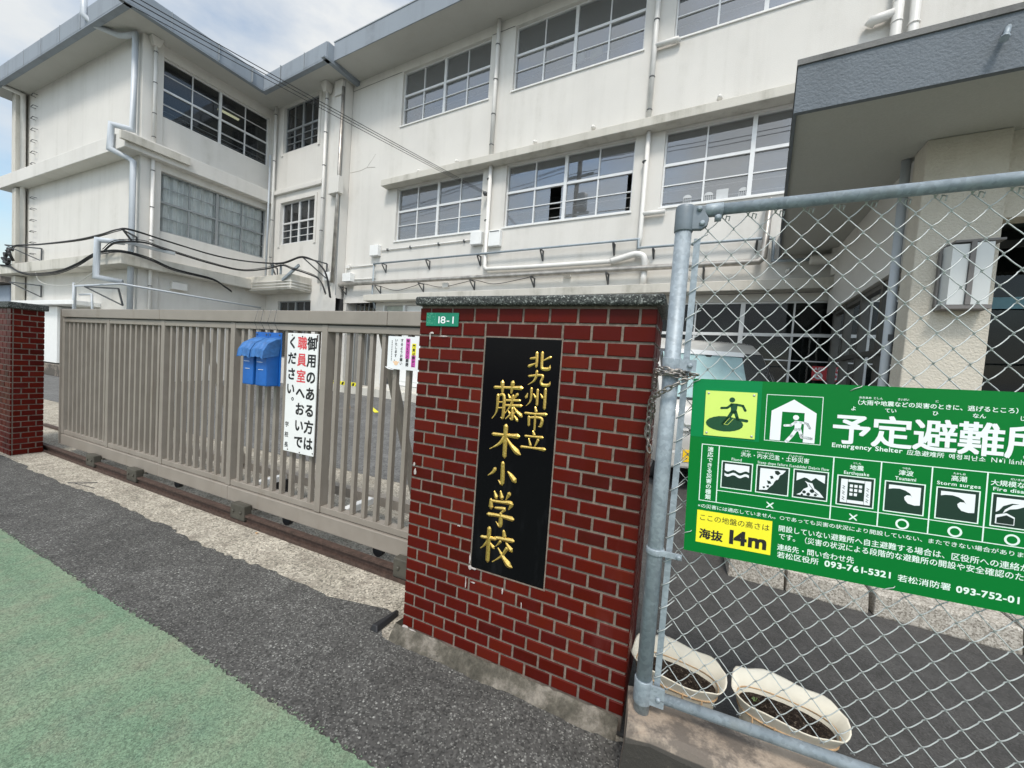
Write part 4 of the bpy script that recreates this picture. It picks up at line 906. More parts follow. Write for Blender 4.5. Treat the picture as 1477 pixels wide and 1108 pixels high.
mb.each('wheel', 'black', G)
mb = MB(); mb.box(-6.6, -.4, .46, .54, .20, .28); mb.build('rear_beam', 'gate', G)
mb = MB()
for k in (1, 3, 4, 5): mb.beam((posts[k]+.12, .08, .225), (posts[k]+.12, .46, .235), .06, .05)
mb.each('cross_bar', 'white', G)
mb = MB()
for a, b in ((-2.04, -1.93), (-5.5, -5.4), (-4.35, -4.24)): mb.beam((a, .085, 1.68), (b, .47, .26), .07, .05)
mb.each('brace', 'gate', G)
mb = MB(); mb.box(-9.5, -.15, -.075, .02, .0, .012); mb.box(-9.5, -.15, -.035, -.018, .012, .058); mb.box(-9.5, -.15, -.052, -.004, .058, .074); mb.box(-9.5, -.15, -.075, -.068, .012, .026)
tag(mb.build('gate_rail', 'rust', None, (0, 2.1, 0.001)), 'dark rusty steel running rail along the ground beneath the sliding gate', 'rail')
mb = MB(); mb.box(-9.5, -.15, -.03, .03, .0, .03); tag(mb.build('gate_rail', 'rust', None, (0, 2.62, 0.001)), 'second low rusty rail on the concrete strip inside the gate', 'rail')
# fixing wires + boxes
t = thing('mail_box', 'left one of two hooded blue plastic boxes hung on the gate slats', 'mail box', (-3.2725, 2.12, 1.2), 0, 'blue boxes hung on the gate')
def bluebox(t):
    mb = MB(); mb.box(-.066, .066, -.115, -.008, 0, .33); mb.build('box_body', 'blue', t, bevel=.008)
    mb = MB(); mb.box(-.082, .082, -.008, -.001, 0, .44); mb.build('back_plate', 'blue', t, bevel=.002)
    mb = MB(); n = 9
    prof = [(-.006, .40), (-.05, .39), (-.11, .355), (-.15, .30), (-.16, .235)]
    for i in range(len(prof)-1):
        for k in range(n):
            def q(i, k):
                u = -.078+.156*k/n; y_, z_ = prof[i]; return (u, y_-.006*math.sin(k*2.1+i), z_-.014*abs(u/.078)**3+(.006*math.sin(k*1.9) if i == 4 else 0))
            mb.add([q(i, k), q(i, k+1), q(i+1, k+1), q(i+1, k)], [(3, 2, 1, 0)], True)
    for s_ in (-.078, .078):
        vs = [(s_, p[0], p[1]-.012) for p in prof]+[(s_*.9, -.02, .25)]; mb.add(vs, [tuple(range(len(vs)))])
    mb.build('hood', 'bluefab', t)
    mb = MB()
    for q in (-.06, .06): mb.lathe((q, -.009, .42), [(.006, 0), (.006, -.006)], 8, 'y')
    mb.each('rivet', 'darkmetal', t)
    mb = MB(); mb.box(-.03, .03, -.118, -.1155, .13, .133); mb.box(-.05, .02, -.118, -.1155, .19, .193); mb.build('label_slot', 'pwhite', t)
bluebox(t)
t2 = thing('mail_box', 'right one of two hooded blue plastic boxes, nearer the white notice board', 'mail box', (-3.105, 2.12, 1.2), 0, 'blue boxes hung on the gate'); bluebox(t2)
for q in (t, t2):
    mb = MB()
    for a in (-.05, .05): mb.tube([(a, -.004, .43), (a*.8, -.05, .52), (a*.7, -.026, .625)], .0018, 4)
    mb.each('hanging_wire', 'darkmetal', q)

# notice board on the gate
t = thing('notice_board', 'tall white board with bold black and red Japanese lettering on the gate', 'notice board', (-2.767, 2.118, 1.163))
mb = MB(); mb.box(-.175, .175, -.012, -.001, -.479, .479); mb.build('panel', 'white', t, bevel=.003)
Pn = lambda a, b: (a-.175, -.0128, .479-b)
mb = MB(); text(mb, '御用のある方は', Pn, .287, .022, .110, .034, vertical=True, pitch=.131); text(mb, 'へおいで', Pn, .176, .022+.131*3, .108, .034, vertical=True, pitch=.131); text(mb, 'くださ', Pn, .064, .022, .104, .034, vertical=True, pitch=.126); text(mb, 'い', Pn, .060, .395, .10, .034, vertical=True); text(mb, '。', Pn, .115, .46, .085, .02, vertical=True)
text(mb, '学校長', Pn, .035, .715, .046, .02, vertical=True, pitch=.083); mb.build('black_lettering', 'ink', t)
mb = MB(); text(mb, '職員室', Pn, .176, .022, .108, .024, vertical=True, pitch=.131); mb.build('red_lettering', 'red', t)
mb = MB()
for a, b in ((-.12, .462), (.0, .455), (.165, .462), (-.12, -.462), (.02, -.468), (.168, -.455)): mb.lathe((a, -.012, b), [(.006, 0), (.005, -.003)], 8, 'y')
mb.quad((.15, -.0126, .42), (.172, -.0126, .42), (.173, -.0126, .47), (.163, -.0126, .474)); mb.each('rusty_screw', 'rust', t)

# small laminated paper
t = thing('paper_notice', 'small laminated paper with pink and yellow highlighted Japanese text beside the wide pillar', 'paper notice', (-1.762, 2.12, 1.54))
mb = MB(); n = 10
for k in range(n):
    def z0(q): return -.118+(.02*max(0, (.25-q/n))*4*.4 if q < 3 else 0)
    a, b = -.146+.292*k/n, -.146+.292*(k+1)/n
    mb.hexa([(a, -.006, z0(k)), (b, -.006, z0(k+1)), (b, -.003, z0(k+1)), (a, -.003, z0(k)), (a, -.006, .11), (b, -.006, .11), (b, -.003, .11), (a, -.003, .11)])
mb.tube([(-.146, -.02, -.105), (-.11, -.03, -.117), (-.08, -.012, -.122)], .004, 6); mb.build('sheet', 'paper', t)
Pp = lambda a, b: (a-.146, -.0072, .11-b); Pq = lambda a, b: (a-.146, -.0066, .11-b)
def rect(mb, P, a, b, c, d): mb.quad(P(a, d), P(c, d), P(c, b), P(a, b))
mb = MB(); rect(mb, Pq, .209, .045, .243, .125); mb.build('yellow_highlight', 'yellow', t)
mb = MB(); rect(mb, Pq, .209, .1255, .243, .205); rect(mb, Pq, .156, .012, .192, .15); mb.build('magenta_highlight', 'magenta', t)
mb = MB(); text(mb, '門扉は静かに', Pp, .226, .05, .024, .03, vertical=True, pitch=.0262); text(mb, 'ゆっくりと開閉', Pp, .174, .014, .026, .03, vertical=True, pitch=.0272); text(mb, 'するようお願い', Pp, .122, .014, .024, .02, vertical=True, pitch=.0265); text(mb, 'いたします。', Pp, .072, .014, .024, .02, vertical=True, pitch=.0265)
for k in range(12): rect(mb, Pp, .033, .03+k*.012, .039, .037+k*.012)
mb.build('black_lettering', 'ink', t)
mb = MB(); c = [Pq(.078+.019*math.cos(a*.5236), .185+.016*math.sin(a*.5236)) for a in range(12)]; mb.add(c, [tuple(range(12))[::-1]]); rect(mb, Pq, .052, .172, .06, .182); rect(mb, Pq, .096, .172, .104, .182); mb.build('bowing_figure', 'peach', t)

# rubber wedge by the pillar
mb = MB(); mb.hexa([(-1.46, 1.59, .004), (-1.40, 1.585, .004), (-1.40, 1.76, .004), (-1.43, 1.80, .004), (-1.45, 1.60, .035), (-1.415, 1.60, .035), (-1.41, 1.74, .035), (-1.425, 1.77, .03)])
tag(mb.build('rubber_wedge', 'black', bevel=.006), 'worn black rubber strip lying on the asphalt at the pillar corner', 'rubber strip')

# ------------------------------------------------------------ fence on its low concrete wall
mb = MB(); n = 60; pr = [(1.40, 0), (1.395, .215), (1.41, .243), (1.43, .25), (1.60, .25), (1.615, .235), (1.615, 0)]
vs = []
for k in range(n+1):
    xx = -.105+6.1*k/n
    for i, (a, b) in enumerate(pr):
        e_ = .02 if k == 0 and i in (1, 2, 3, 4) else 0
        vs.append((xx+(e_ if k == 0 else 0), a+(random.uniform(-.003, .003) if 0 < i < 6 else 0), max(0, b+(random.uniform(-.003, .003) if i else 0)-(.02 if k == 0 and i in (1, 2) else 0))))
q = len(pr); fs = []
for k in range(n):
    for i in range(q-1): fs.append((k*q+i, (k+1)*q+i, (k+1)*q+i+1, k*q+i+1))
fs.append(tuple(range(q))); fs.append(tuple(n*q+i for i in range(q))[::-1])
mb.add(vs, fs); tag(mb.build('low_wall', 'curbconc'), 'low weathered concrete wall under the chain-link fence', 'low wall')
F = thing('chain_link_fence', 'galvanised steel chain-link fence beside the wide brick pillar', 'fence', (-.045, 1.5, .25))
d1 = Vector((1, .019, .022))
fo = Vector((-.045, 1.5, .25))
def fp(x_, z_, y_=0): return (x_+.045, (x_+.045)*.019+y_, z_-.25+.022*(x_-.03))
mb = MB(); mb.tube([(0, 0, -.03), (0, 0, 1.84)], .0275, 20); mb.build('post', 'galv', F)
M['cap'] = plain('dark_zinc_casting', (.17, .20, .225), .5, .25, .15, 20)
mb = MB(); mb.lathe((0, 0, 1.765), [(.0288, -.002), (.0315, 0), (.0315, .078), (.029, .088), (.022, .089), (.021, .084), (.004, .084)], 22); ear = [(.02, 1.768), (.056, 1.766), (.074, 1.778), (.078, 1.80), (.066, 1.822), (.064, 1.845), (.02, 1.85)]; n_e = len(ear); mb.add([(a, -.016, b) for a, b in ear]+[(a, .006, b) for a, b in ear], [tuple(range(n_e)), tuple(range(n_e, 2*n_e))[::-1]]+[(i, n_e+i, n_e+(i+1) % n_e, (i+1) % n_e) for i in range(n_e)]); mb.build('post_cap', 'cap', F, bevel=.002)
mb = MB(); mb.tube([fp(.06, 2.083), fp(6, 2.083)], .0187, 14); mb.build('top_rail', 'galv', F)
mb = MB(); mb.tube([fp(.014, 2.082), fp(.024, 2.083), fp(.074, 2.083)], [.014, .0225, .0225], 14); mb.beam(fp(.05, 2.058), fp(.07, 2.058), .016, .026); mb.build('rail_sleeve', 'galv', F)
mb = MB(); mb.tube([fp(-.01, .322), fp(6, .322)], .0187, 14); mb.each('bottom_rail', 'galv', F)
for z_, h_, e_ in ((.035, .09, .075), (.60, .024, .09), (1.27, .05, .08)):
    mb = MB(); mb.lathe((0, 0, z_), [(.031, 0), (.0325, .004), (.0325, h_-.004), (.031, h_)], 18); mb.beam((.02, -.014, z_+h_/2), (e_, -.012, z_+h_/2), .009, h_*.8); mb.build('clamp', 'galv', F)
mb = MB()
for a, b in ((.046, 1.835), (.058, 1.785), (.055, .075), (.08, .612), (.06, 1.295)): mb.lathe((a, -.0165, b), [(.009, 0), (.009, -.006), (.004, -.010)], 10, 'y')
mb.lathe((.105, -.012, 1.80), [(.011, 0), (.011, -.008), (.004, -.014)], 10, 'y'); mb.each('bolt', 'galv', F)
mb = MB(); mb.beam((.047, .004, .07), (.047, .004, 1.74), .021, .004, (0, 1, 0)); mb.build('tension_bar', 'galv', F)
mb = MB(); PX, PZ = .0392, .0882
def wirepts(i):
    xa = -.005+PX*i; xb = xa+PX; ph = 0 if i % 2 == 0 else PZ/2
    pts = []; z = .345+ph; k = 0
    base = .345
    zz = base-PZ/2+ (0 if i % 2 == 0 else PZ/2)
    pts = []; s_ = 0
    while zz < 2.085:
        if zz > .33:
            xx = xa if s_ % 2 == 0 else xb; o = -.0022 if s_ % 2 == 0 else .0022
            sg_ = -1 if s_ % 2 == 0 else 1
            bu = .0030 if s_ % 2 == 0 else .0003; nx = xb if s_ % 2 == 0 else xa
            pts += [(xx-sg_*.0062, zz-.0068, .0022), (xx+sg_*.0012, zz-.0014, .0016), (xx+sg_*.0018, zz+.0006, -.0006), (xx-sg_*.0062, zz+.0068, -.0024)]
            for q_ in (.33, .55, .78): pts.append((xx+(nx-xx)*q_, zz+PZ/2*q_-bu*(1-(2*q_-1)**2), -.0024+.0046*q_))
        zz += PZ/2; s_ += 1
    return pts
for i in range(0, 62):
    mb.tube([fp(a, b+random.uniform(-.0006, .0006), c+.022) for a, b, c in wirepts(i)], .00165, 5)
for i in range(0, 62, 2):
    a = -.005+PX*i+.02
    mb.tube([fp(a-.008, 2.052, .02), fp(a-.006, 2.066, .02), fp(a+.004, 2.062, .018), fp(a+.002, 2.048, .02)], .0018, 5)
for k in range(19):
    z_ = .40+k*.0882
    mb.tube([fp(.034, z_+.02, .02), fp(.012, z_+.005, -.002), fp(-.012, z_-.012, -.003), fp(-.014, z_-.016, .01), fp(-.005, z_-.014, .022)], .00185, 5)
mb.build('wire_mesh', 'wire', F)

# chain around the post
mb = MB()
def torus(c, t, nrm, L=.017, W=.011, r=.0032):
    t = Vector(t).normalized(); nrm = Vector(nrm); nrm = (nrm-t*nrm.dot(t)).normalized(); b = t.cross(nrm); c = Vector(c); pts = []
    for k in range(14):
        a = 2*math.pi*k/14; pts.append(c+t*L*math.cos(a)+b*W*.75*math.sin(a))
    P = pts+[pts[0], pts[1]]; mb.tube(P, r, 6, False)
def chainrun(pts, step=.024):
    P = catm(pts, 12); acc = 0; k = 0
    for i in range(1, len(P)):
        acc += (P[i]-P[i-1]).length
        if acc >= step:
            acc = 0; d = P[i]-P[i-1]; nr = Vector((0, 1, .2)) if k % 2 else Vector((.3, .35, 1)); torus(P[i], d, nr); k += 1
ring = lambda z0, z1, a0, a1, r=.041: [(-.045+r*math.cos(R(a)), 1.5+r*math.sin(R(a)), z0+(z1-z0)*(a-a0)/(a1-a0)) for a in range(a0, a1+1, 20)]
chainrun(ring(1.535, 1.515, 180, 360)+[(.03, 1.478, 1.515)]); chainrun(ring(1.505, 1.53, 170, 370)); chainrun(ring(1.52, 1.50, 175, 365, .047))
chainrun([(.04, 1.465, 1.51), (.0, 1.445, 1.49), (-.045, 1.445, 1.462), (-.085, 1.48, 1.432), (-.105, 1.53, 1.41), (-.11, 1.56, 1.34), (-.108, 1.57, 1.26)]); chainrun([(-.10, 1.52, 1.41), (-.1, 1.56, 1.36), (-.115, 1.58, 1.29), (-.10, 1.57, 1.22)])
chainrun([(-.09, 1.5, 1.53), (-.1, 1.55, 1.50), (-.105, 1.6, 1.45)])
tag(mb.build('chain', 'chain'), 'worn steel chain wrapped around the fence post and hanging by the pillar', 'chain')

# ------------------------------------------------------------ shelter sign
hd = R(88.3); pt = R(1.75)
U = Vector((math.sin(hd)*math.cos(pt), math.cos(hd)*math.cos(pt), math.sin(pt))); nn = Vector((-math.cos(hd), math.sin(hd), 0)); V = U.cross(nn)
if V.z > 0: V = -V
SO = Vector((.030, 1.485, 1.501))
S = thing('shelter_sign', 'green emergency shelter sign with white pictograms and text on the chain-link fence', 'sign', SO)
def PS(lv): return lambda a, b: tuple(U*a*.001+V*b*.001-nn*lv*.001)
P0, P1_, P2, P3 = PS(.6), PS(1.1), PS(1.6), PS(2.1)
def slab(mb, a, b, c, d, l0, l1):
    A, Bq = PS(l0), PS(l1); mb.hexa([A(a, d), A(c, d), A(c, b), A(a, b), Bq(a, d), Bq(c, d), Bq(c, b), Bq(a, b)])
mb = MB(); slab(mb, 0, 0, 900, 606, -2.5, 0); mb.build('panel', 'sgreen', S)
mb = MB(); rect(mb, P0, 1, 1, 206, 201); mb.build('luminous_sheet', 'sgreen2', S)
mb = MB(); slab(mb, 41, 39, 193, 193, .8, 3.2); mb.build('luminous_plate', 'lime_y', S)
def poly2(mb, P, pts):
    tr_ = tessellate_polygon([[Vector((p[0], p[1], 0)) for p in pts]])
    mb.add([P(p[0], p[1]) for p in pts], [tuple(t_) for t_ in tr_])
def stroke(mb, P, pts, w):
    for i in range(len(pts)-1):
        a = Vector(pts[i]); b = Vector(pts[i+1]); d = (b-a).normalized(); n_ = Vector((-d.y, d.x))*w/2
        mb.quad(P(*(a-n_)), P(*(b-n_)), P(*(b+n_)), P(*(a+n_)))
    for p in pts: disc(mb, P, p[0], p[1], w/2)
def disc(mb, P, cx_, cy_, rx, ry=None, n=20):
    ry = ry or rx; mb.add([P(cx_+rx*math.cos(2*math.pi*k/n), cy_+ry*math.sin(2*math.pi*k/n)) for k in range(n)], [tuple(range(n))])
def ringo(mb, P, cx_, cy_, r0, r1, n=28, ky=1):
    v_ = [P(cx_+r*math.cos(2*math.pi*k/n), cy_+ky*r*math.sin(2*math.pi*k/n)) for r in (r0, r1) for k in range(n)]
    mb.add(v_, [(k, (k+1) % n, n+(k+1) % n, n+k) for k in range(n)])
def frame(mb, P, a, b, c, d, w):
    rect(mb, P, a, b, c, b+w); rect(mb, P, a, d-w, c, d); rect(mb, P, a, b+w, a+w, d-w); rect(mb, P, c-w, b+w, c, d-w)
def runner(mb, P, ox_, oy_, k):
    q = lambda *p: [(ox_+a*k, oy_+b*k) for a, b in p]
    disc(mb, P, ox_+50*k, oy_+9*k, 9*k)
    poly2(mb, P, q((46, 21), (60, 21), (68, 26), (66, 44), (60, 58), (46, 56), (48, 40), (44, 30)))
    stroke(mb, P, q((50, 25), (36, 38), (18, 40)), 8*k); stroke(mb, P, q((64, 25), (84, 28), (92, 44)), 8*k)
    stroke(mb, P, q((62, 50), (68, 70), (70, 77), (98, 80)), 10*k); stroke(mb, P, q((52, 52), (40, 76), (26, 96)), 11*k)
mb = MB(); P5 = PS(3.8)
disc(mb, P5, 102, 149, 56, 26); runner(mb, P5, 74, 58, .95); mb.build('evacuation_figure', 'dkgreen', S)
mb = MB(); P6 = PS(4.2); stroke(mb, P6, [(117, 128), (101, 150), (112, 152), (128, 130)], 1.2); mb.build('figure_outline', 'lime_y', S)
mb = MB()
for a, b in ((50, 48), (184, 48), (50, 184), (184, 184)):
    c_ = U*a*.001+V*b*.001; vs = []
    for h, r_ in ((3.2, 4), (4.6, 3.2), (5.2, 1)):
        for k in range(10): vs.append(tuple(U*(a+r_*math.cos(k*.628))*.001+V*(b+r_*math.sin(k*.628))*.001-nn*h*.001))
    mb.add(vs, [(i*10+k, i*10+(k+1) % 10, i*10+10+(k+1) % 10, i*10+10+k) for i in range(2) for k in range(10)]+[tuple(range(20, 30))], True)
mb.each('rivet', 'copper', S)
mb = MB(); frame(mb, P0, 220, 41, 371, 193, 1.8); mb.build('pictogram_frame', 'mint', S)
mb = MB(); poly2(mb, P1_, [(235, 189), (236, 94), (295, 54), (356, 94), (355, 189), (325, 189), (325, 95), (265, 95), (264, 189)]); runner(mb, P1_, 258, 103, .9); mb.build('shelter_pictogram', 'pwhite', S)
mb = MB()
for i, ch in enumerate('予定避難所'): text(mb, ch, P0, 396+95.5*i, 172, 98, .022)
mb.build('title_lettering', 'pwhite', S)
# table
mb = MB()
colx = [92, 407.5, 522.5, 636.5, 751, 866]
rect(mb, P0, 38, 224, 868, 226.6); rect(mb, P0, 38, 420, 868, 422.6); rect(mb, P0, 38, 226.6, 40.6, 420)
for i, c_ in enumerate(colx): rect(mb, P0, c_-1.6, 226.6, c_+1.6, 420)
for i in range(5): rect(mb, P0, colx[i]+1.6, 378, colx[i+1]-1.6, 380.4)
mb.build('table_lines', 'mint', S)
mb = MB(); icons = [(102, 275), (204, 275), (306, 275), (419, 278), (533, 279), (648, 280), (762, 280)]
for a, b in icons: frame(mb, P0, a, b, a+92, b+93, 3)
mb.build('pictogram_frame', 'mint', S)
mb = MB()
for a, b in icons: rect(mb, P0, a+3, b+3, a+89, b+90)
mb.build('pictogram_ground', plain('black_green_print', (.006, .03, .018), .4), S)
mb = MB(); Pi = P1_
def I(k): a, b = icons[k]; return lambda p: (a+p[0]*.92, b+p[1]*.93)
f_ = I(0)
def wave(y0, amp, thick, x0=11, x1=89, n=24):
    u = [f_((x0+(x1-x0)*k/n, y0+amp*math.sin(k/n*4*math.pi))) for k in range(n+1)]; return u
a = wave(34, 4, 0); poly2(mb, Pi, [f_((11, 10)), f_((89, 10))]+a[::-1])
a = wave(44, 4, 0); b = wave(53, 4, 0); 
for k in range(24): mb.quad(Pi(*b[k]), Pi(*b[k+1]), Pi(*a[k+1]), Pi(*a[k]))
mb.build('hazard_pictogram', 'pwhite', S); mb = MB(); f_ = I(1); poly2(mb, Pi, [f_(p) for p in ((12, 11), (89, 11), (80, 24), (72, 30), (68, 44), (58, 52), (52, 66), (44, 74), (36, 86), (12, 89))])
mb.build('hazard_pictogram', 'pwhite', S); mb = MB(); f_ = I(2); poly2(mb, Pi, [f_(p) for p in ((10, 12), (90, 12), (90, 40), (72, 30), (64, 24), (52, 36), (40, 28), (32, 26), (10, 40))])
poly2(mb, Pi, [f_(p) for p in ((34, 38), (44, 42), (56, 44), (62, 60), (76, 70), (90, 88), (12, 88), (24, 80), (32, 66), (44, 58), (42, 48))])
mb.build('hazard_pictogram', 'pwhite', S); mb = MB(); f_ = I(3); rect(mb, Pi, *f_((11, 12)), *f_((29, 90))); rect(mb, Pi, *f_((74, 12)), *f_((90, 90))); rect(mb, Pi, *f_((30, 12)), *f_((73, 20))); rect(mb, Pi, *f_((30, 80)), *f_((73, 90)))
for i in range(3):
    for j in range(3):
        if i == 2 and j == 2: continue
        a = f_((35+i*12, 28+j*14)); rect(mb, Pi, a[0], a[1], a[0]+7.5, a[1]+8.5)
for q in (4, 5):
    mb.build('hazard_pictogram', 'pwhite', S); mb = MB(); f_ = I(q); poly2(mb, Pi, [f_(p) for p in ((11, 12), (89, 12), (89, 68), (76, 70), (60, 66), (52, 56), (50, 47), (56, 40), (66, 40), (70, 46), (64, 34), (52, 26), (38, 22), (22, 23), (11, 26))])
mb.build('hazard_pictogram', 'pwhite', S); mb = MB(); f_ = I(6); poly2(mb, Pi, [f_(p) for p in ((11, 12), (89, 12), (89, 30), (70, 32), (56, 40), (40, 44), (26, 58), (30, 46), (46, 30), (60, 26), (44, 26), (26, 36), (18, 50), (11, 56))]); poly2(mb, Pi, [f_(p) for p in ((11, 64), (34, 56), (52, 66), (52, 90), (11, 90))])
mb.build('hazard_pictogram', 'pwhite', S)
DET = plain('black_print', (.006, .02, .014), .4)
mb = MB(); f_ = I(1); Pk = P2
for p in (((56, 16), (66, 14), (74, 22), (66, 30), (58, 26)), ((42, 36), (50, 34), (54, 42), (46, 46)), ((60, 48), (66, 46), (68, 52), (62, 54)), ((34, 52), (44, 54), (48, 62), (38, 64)), ((22, 76), (28, 74), (30, 80), (24, 82)), ((34, 70), (41, 69), (42, 76), (35, 77))): poly2(mb, Pk, [f_(q) for q in p])
mb.build('pictogram_detail', DET, S); mb = MB(); f_ = I(2)
for p in ((34, 76, 5), (46, 82, 5), (56, 70, 6), (66, 82, 4), (28, 86, 3)): c_ = f_(p[:2]); disc(mb, Pk, c_[0], c_[1], p[2], n=9)
stroke(mb, Pk, [f_((46, 48)), f_((54, 58)), f_((62, 70)), f_((74, 80))], 1.6)
mb.build('pictogram_detail', DET, S); mb = MB(); f_ = I(3)
for x_ in (19, 82):
    for j in range(3): stroke(mb, Pk, [f_((x_-3+6*(k % 2), 34+j*18+k*4)) for k in range(4)], 1.1)
mb.build('pictogram_detail', DET, S); mb = MB(); f_ = I(6); poly2(mb, Pk, [f_(p) for p in ((14, 72), (34, 62), (50, 70), (50, 88), (14, 88))])
mb.build('pictogram_detail', DET, S)
mb = MB()
tx = lambda s, x_, y_, sz, b=.02, w=None, c=False: text(mb, s, P0, x_, y_, sz, b, w, c)
tx('おおあめ', 458, 39, 7.5); tx('じしん', 492, 39, 7.5); tx('さいがい', 548, 39, 7.5, w=26); tx('に', 631, 39, 7.5)
tx('（大雨や地震などの災害のときに、逃げるところ）', 446, 57, 16, .018, w=364)
for s, x_ in (('よ', 440), ('てい', 520), ('ひ', 626), ('なん', 710), ('じょ', 802)): tx(s, x_, 76, 14)
text(mb, 'Emergency Shelter', P0, 399, 194, 19, .02, width=170); text(mb, '应急避难所', P0, 577, 196, 16.5, .012); text(mb, '예정피난소', P0, 668, 196, 15.5, .015); text(mb, 'Nơi lánh nạn', P0, 754, 196, 19, .0, width=100)
text(mb, '適応できる災害の種類', P0, 66, 232, 18, .02, vertical=True, pitch=18.4)
tx('こうずい', 160, 237, 6, w=24); tx('ないすいはんらん', 202, 237, 6, w=48); tx('どしゃさいがい', 290, 237, 6, w=40)
tx('洪水・内水氾濫・土砂災害', 156, 253, 17, .012, w=190); tx('Flood', 130, 271, 13, .012, w=31); tx('Steep slope failure /Landslide/ Debris flow', 206, 271, 12, .012, w=192)
cx5 = [(colx[i]+colx[i+1])/2 for i in range(5)]
for i, (fu, kj, en) in enumerate((('じしん', '地震', 'Earthquake'), ('つなみ', '津波', 'Tsunami'), ('たかしお', '高潮', 'Storm surges'), ('だいきぼ', '大規模な火事', 'Fire disaster'))):
    c_ = cx5[i+1]
    text(mb, fu, P0, c_, 240, 6.5, .02, center=True); text(mb, kj, P0, c_, 258, 17, .015, center=True); text(mb, en, P0, c_, 273.5, 14, .018, width={0: 62, 1: 48, 2: 92, 3: 92}[i], center=True)
text(mb, '×の災害には適応していません。○であっても災害の状況により開設していない、またできない場合があります。', P0, 36, 446, 15.2, .008, width=832)
text(mb, '開設していない避難所へ自主避難する場合は、区役所への連絡が必要', P0, 275, 483, 22, .012, width=612)
text(mb, 'です。（災害の状況による段階的な避難所の開設や安全確認のため）', P0, 277, 509, 22, .012, width=600)
text(mb, '連絡先・問い合わせ先', P0, 275, 545, 22, .012, width=200); text(mb, '若松区役所', P0, 276, 570, 22, .012, width=112); text(mb, '093-761-5321', P0, 402, 571, 26, .03, width=162); text(mb, '若松消防署', P0, 578, 573, 22, .012, width=118); text(mb, '093-752-01', P0, 706, 575, 26, .03, width=128)
mb.build('white_lettering', 'mint', S)
mb = MB()
for c_ in (248, 464.5): stroke(mb, P0, [(c_-8, 396), (c_+8, 412)], 4); stroke(mb, P1_, [(c_+8, 396), (c_-8, 412)], 4)
for c_ in cx5[2:]: ringo(mb, P0, c_, 403.5, 10.5, 15.5)
mb.each('hazard_mark', 'mint', S)
mb = MB(); rect(mb, P0, 36, 456, 258, 569); mb.build('elevation_panel', 'yellow', S)
mb = MB(); text(mb, 'ここの地盤の高さは', P1_, 42, 489, 24, .0, width=210); text(mb, '海抜', P1_, 45, 551, 37, .03, width=74); text(mb, '14m', P1_, 126, 553, 64, .045, width=122); mb.build('elevation_lettering', 'ink', S)
mb = MB()
for a, b in ((8, 8), (8, 540), (450, 8), (560, 600)): mb.tube([P0(a-14, b+10), PS(3)(a-4, b+2), PS(4)(a+10, b-4), PS(1)(a+14, b-8)], .0012, 5)
mb.each('tie_wire', 'wire', S)

# ------------------------------------------------------------ planters
def planter(t, seed):
    rnd = random.Random(seed); n = 40; L_, Wd = .185, .092
    def ring_(k, sx_, sy_, z, e=2.6):
        a = 2*math.pi*k/n; c_, s_ = math.cos(a), math.sin(a)
        return (math.copysign(abs(c_)**(2/e), c_)*sx_, math.copysign(abs(s_)**(2/e), s_)*sy_, z)
    mb = MB(); rows_ = []
    def wav(k): return .006*math.cos(2*math.pi*k/n*7)+.003*math.cos(2*math.pi*k/n*3+1)
    for (sx_, sy_, z, wv) in ((.135, .062, 0, 0), (.138, .065, .03, 0), (.158, .078, .19, 0), (.168, .085, .215, .3), (.186, .098, .250, 1), (.190, .101, .257, 1), (.184, .095, .255, 1), (.164, .079, .215, .3), (.150, .068, .15, 0)):
        rr_ = [ring_(k, sx_+wav(k)*.35*wv, sy_+wav(k)*.35*wv, z+wav(k)*.9*wv) for k in range(n)]
        rows_.append([(p[0], p[1]+(.012*wv if p[1] > 0 else -.0*wv), p[2]+(.022*wv*min(1, max(0, p[1]/.06)) if p[1] > 0 else -.010*wv*min(1, -p[1]/.06))) for p in rr_])
    vs = [p for r_ in rows_ for p in r_]; fs = []
    for i in range(len(rows_)-1):
        for k in range(n): fs.append((i*n+k, i*n+(k+1) % n, (i+1)*n+(k+1) % n, (i+1)*n+k))
    mb.add(vs, fs, True); mb.add([rows_[0][k] for k in range(n)], [tuple(range(n))[::-1]]); mb.build('pot', 'planter', t)
    mb = MB()
    for z in (.192, .216):
        mb.tube([ring_(k, .155+(z-.15)*.15, .076+(z-.15)*.1, z) for k in range(n)]+[ring_(0, .155+(z-.15)*.15, .076+(z-.15)*.1, z)], .0034, 5, False)
    for xx in (-.1, -.035, .035, .1): mb.tube([(xx, -.0655, .03), (xx*1.1, -.081, .20)], .003, 5)
    mb.build('rib', plain('stained_plastic', (.50, .33, .18), .6, var=.35, scale=20), t)
    mb = MB(); c0 = []
    for r_ in (1, .72, .42, .15):
        for k in range(n): p = ring_(k, .155*r_, .074*r_, .20+(1-r_)*.012+rnd.uniform(-.006, .008)*(1 if r_ < 1 else .2)); c0.append(p)
    fs = [(i*n+k, i*n+(k+1) % n, (i+1)*n+(k+1) % n, (i+1)*n+k) for i in range(3) for k in range(n)]+[tuple(3*n+k for k in range(n))]
    mb.add(c0, fs)
    for k in range(150):
        a = rnd.uniform(0, 6.28); r_ = math.sqrt(rnd.random())*.92; x_, y_ = .145*r_*math.cos(a), .066*r_*math.sin(a); s_ = rnd.uniform(.002, .006); z = .210
        mb.add([(x_-s_, y_-s_, z), (x_+s_, y_-s_*.6, z), (x_, y_+s_, z), (x_, y_, z+s_*1.5)], [(0, 1, 3), (1, 2, 3), (2, 0, 3)])
    mb.build('soil', 'soil', t)
t = thing('planter', 'cream scalloped plastic planter of dry soil standing behind the fence post by the pillar', 'planter', (.072, 1.800, .008), R(-6), 'cream planters behind the fence'); planter(t, 3)
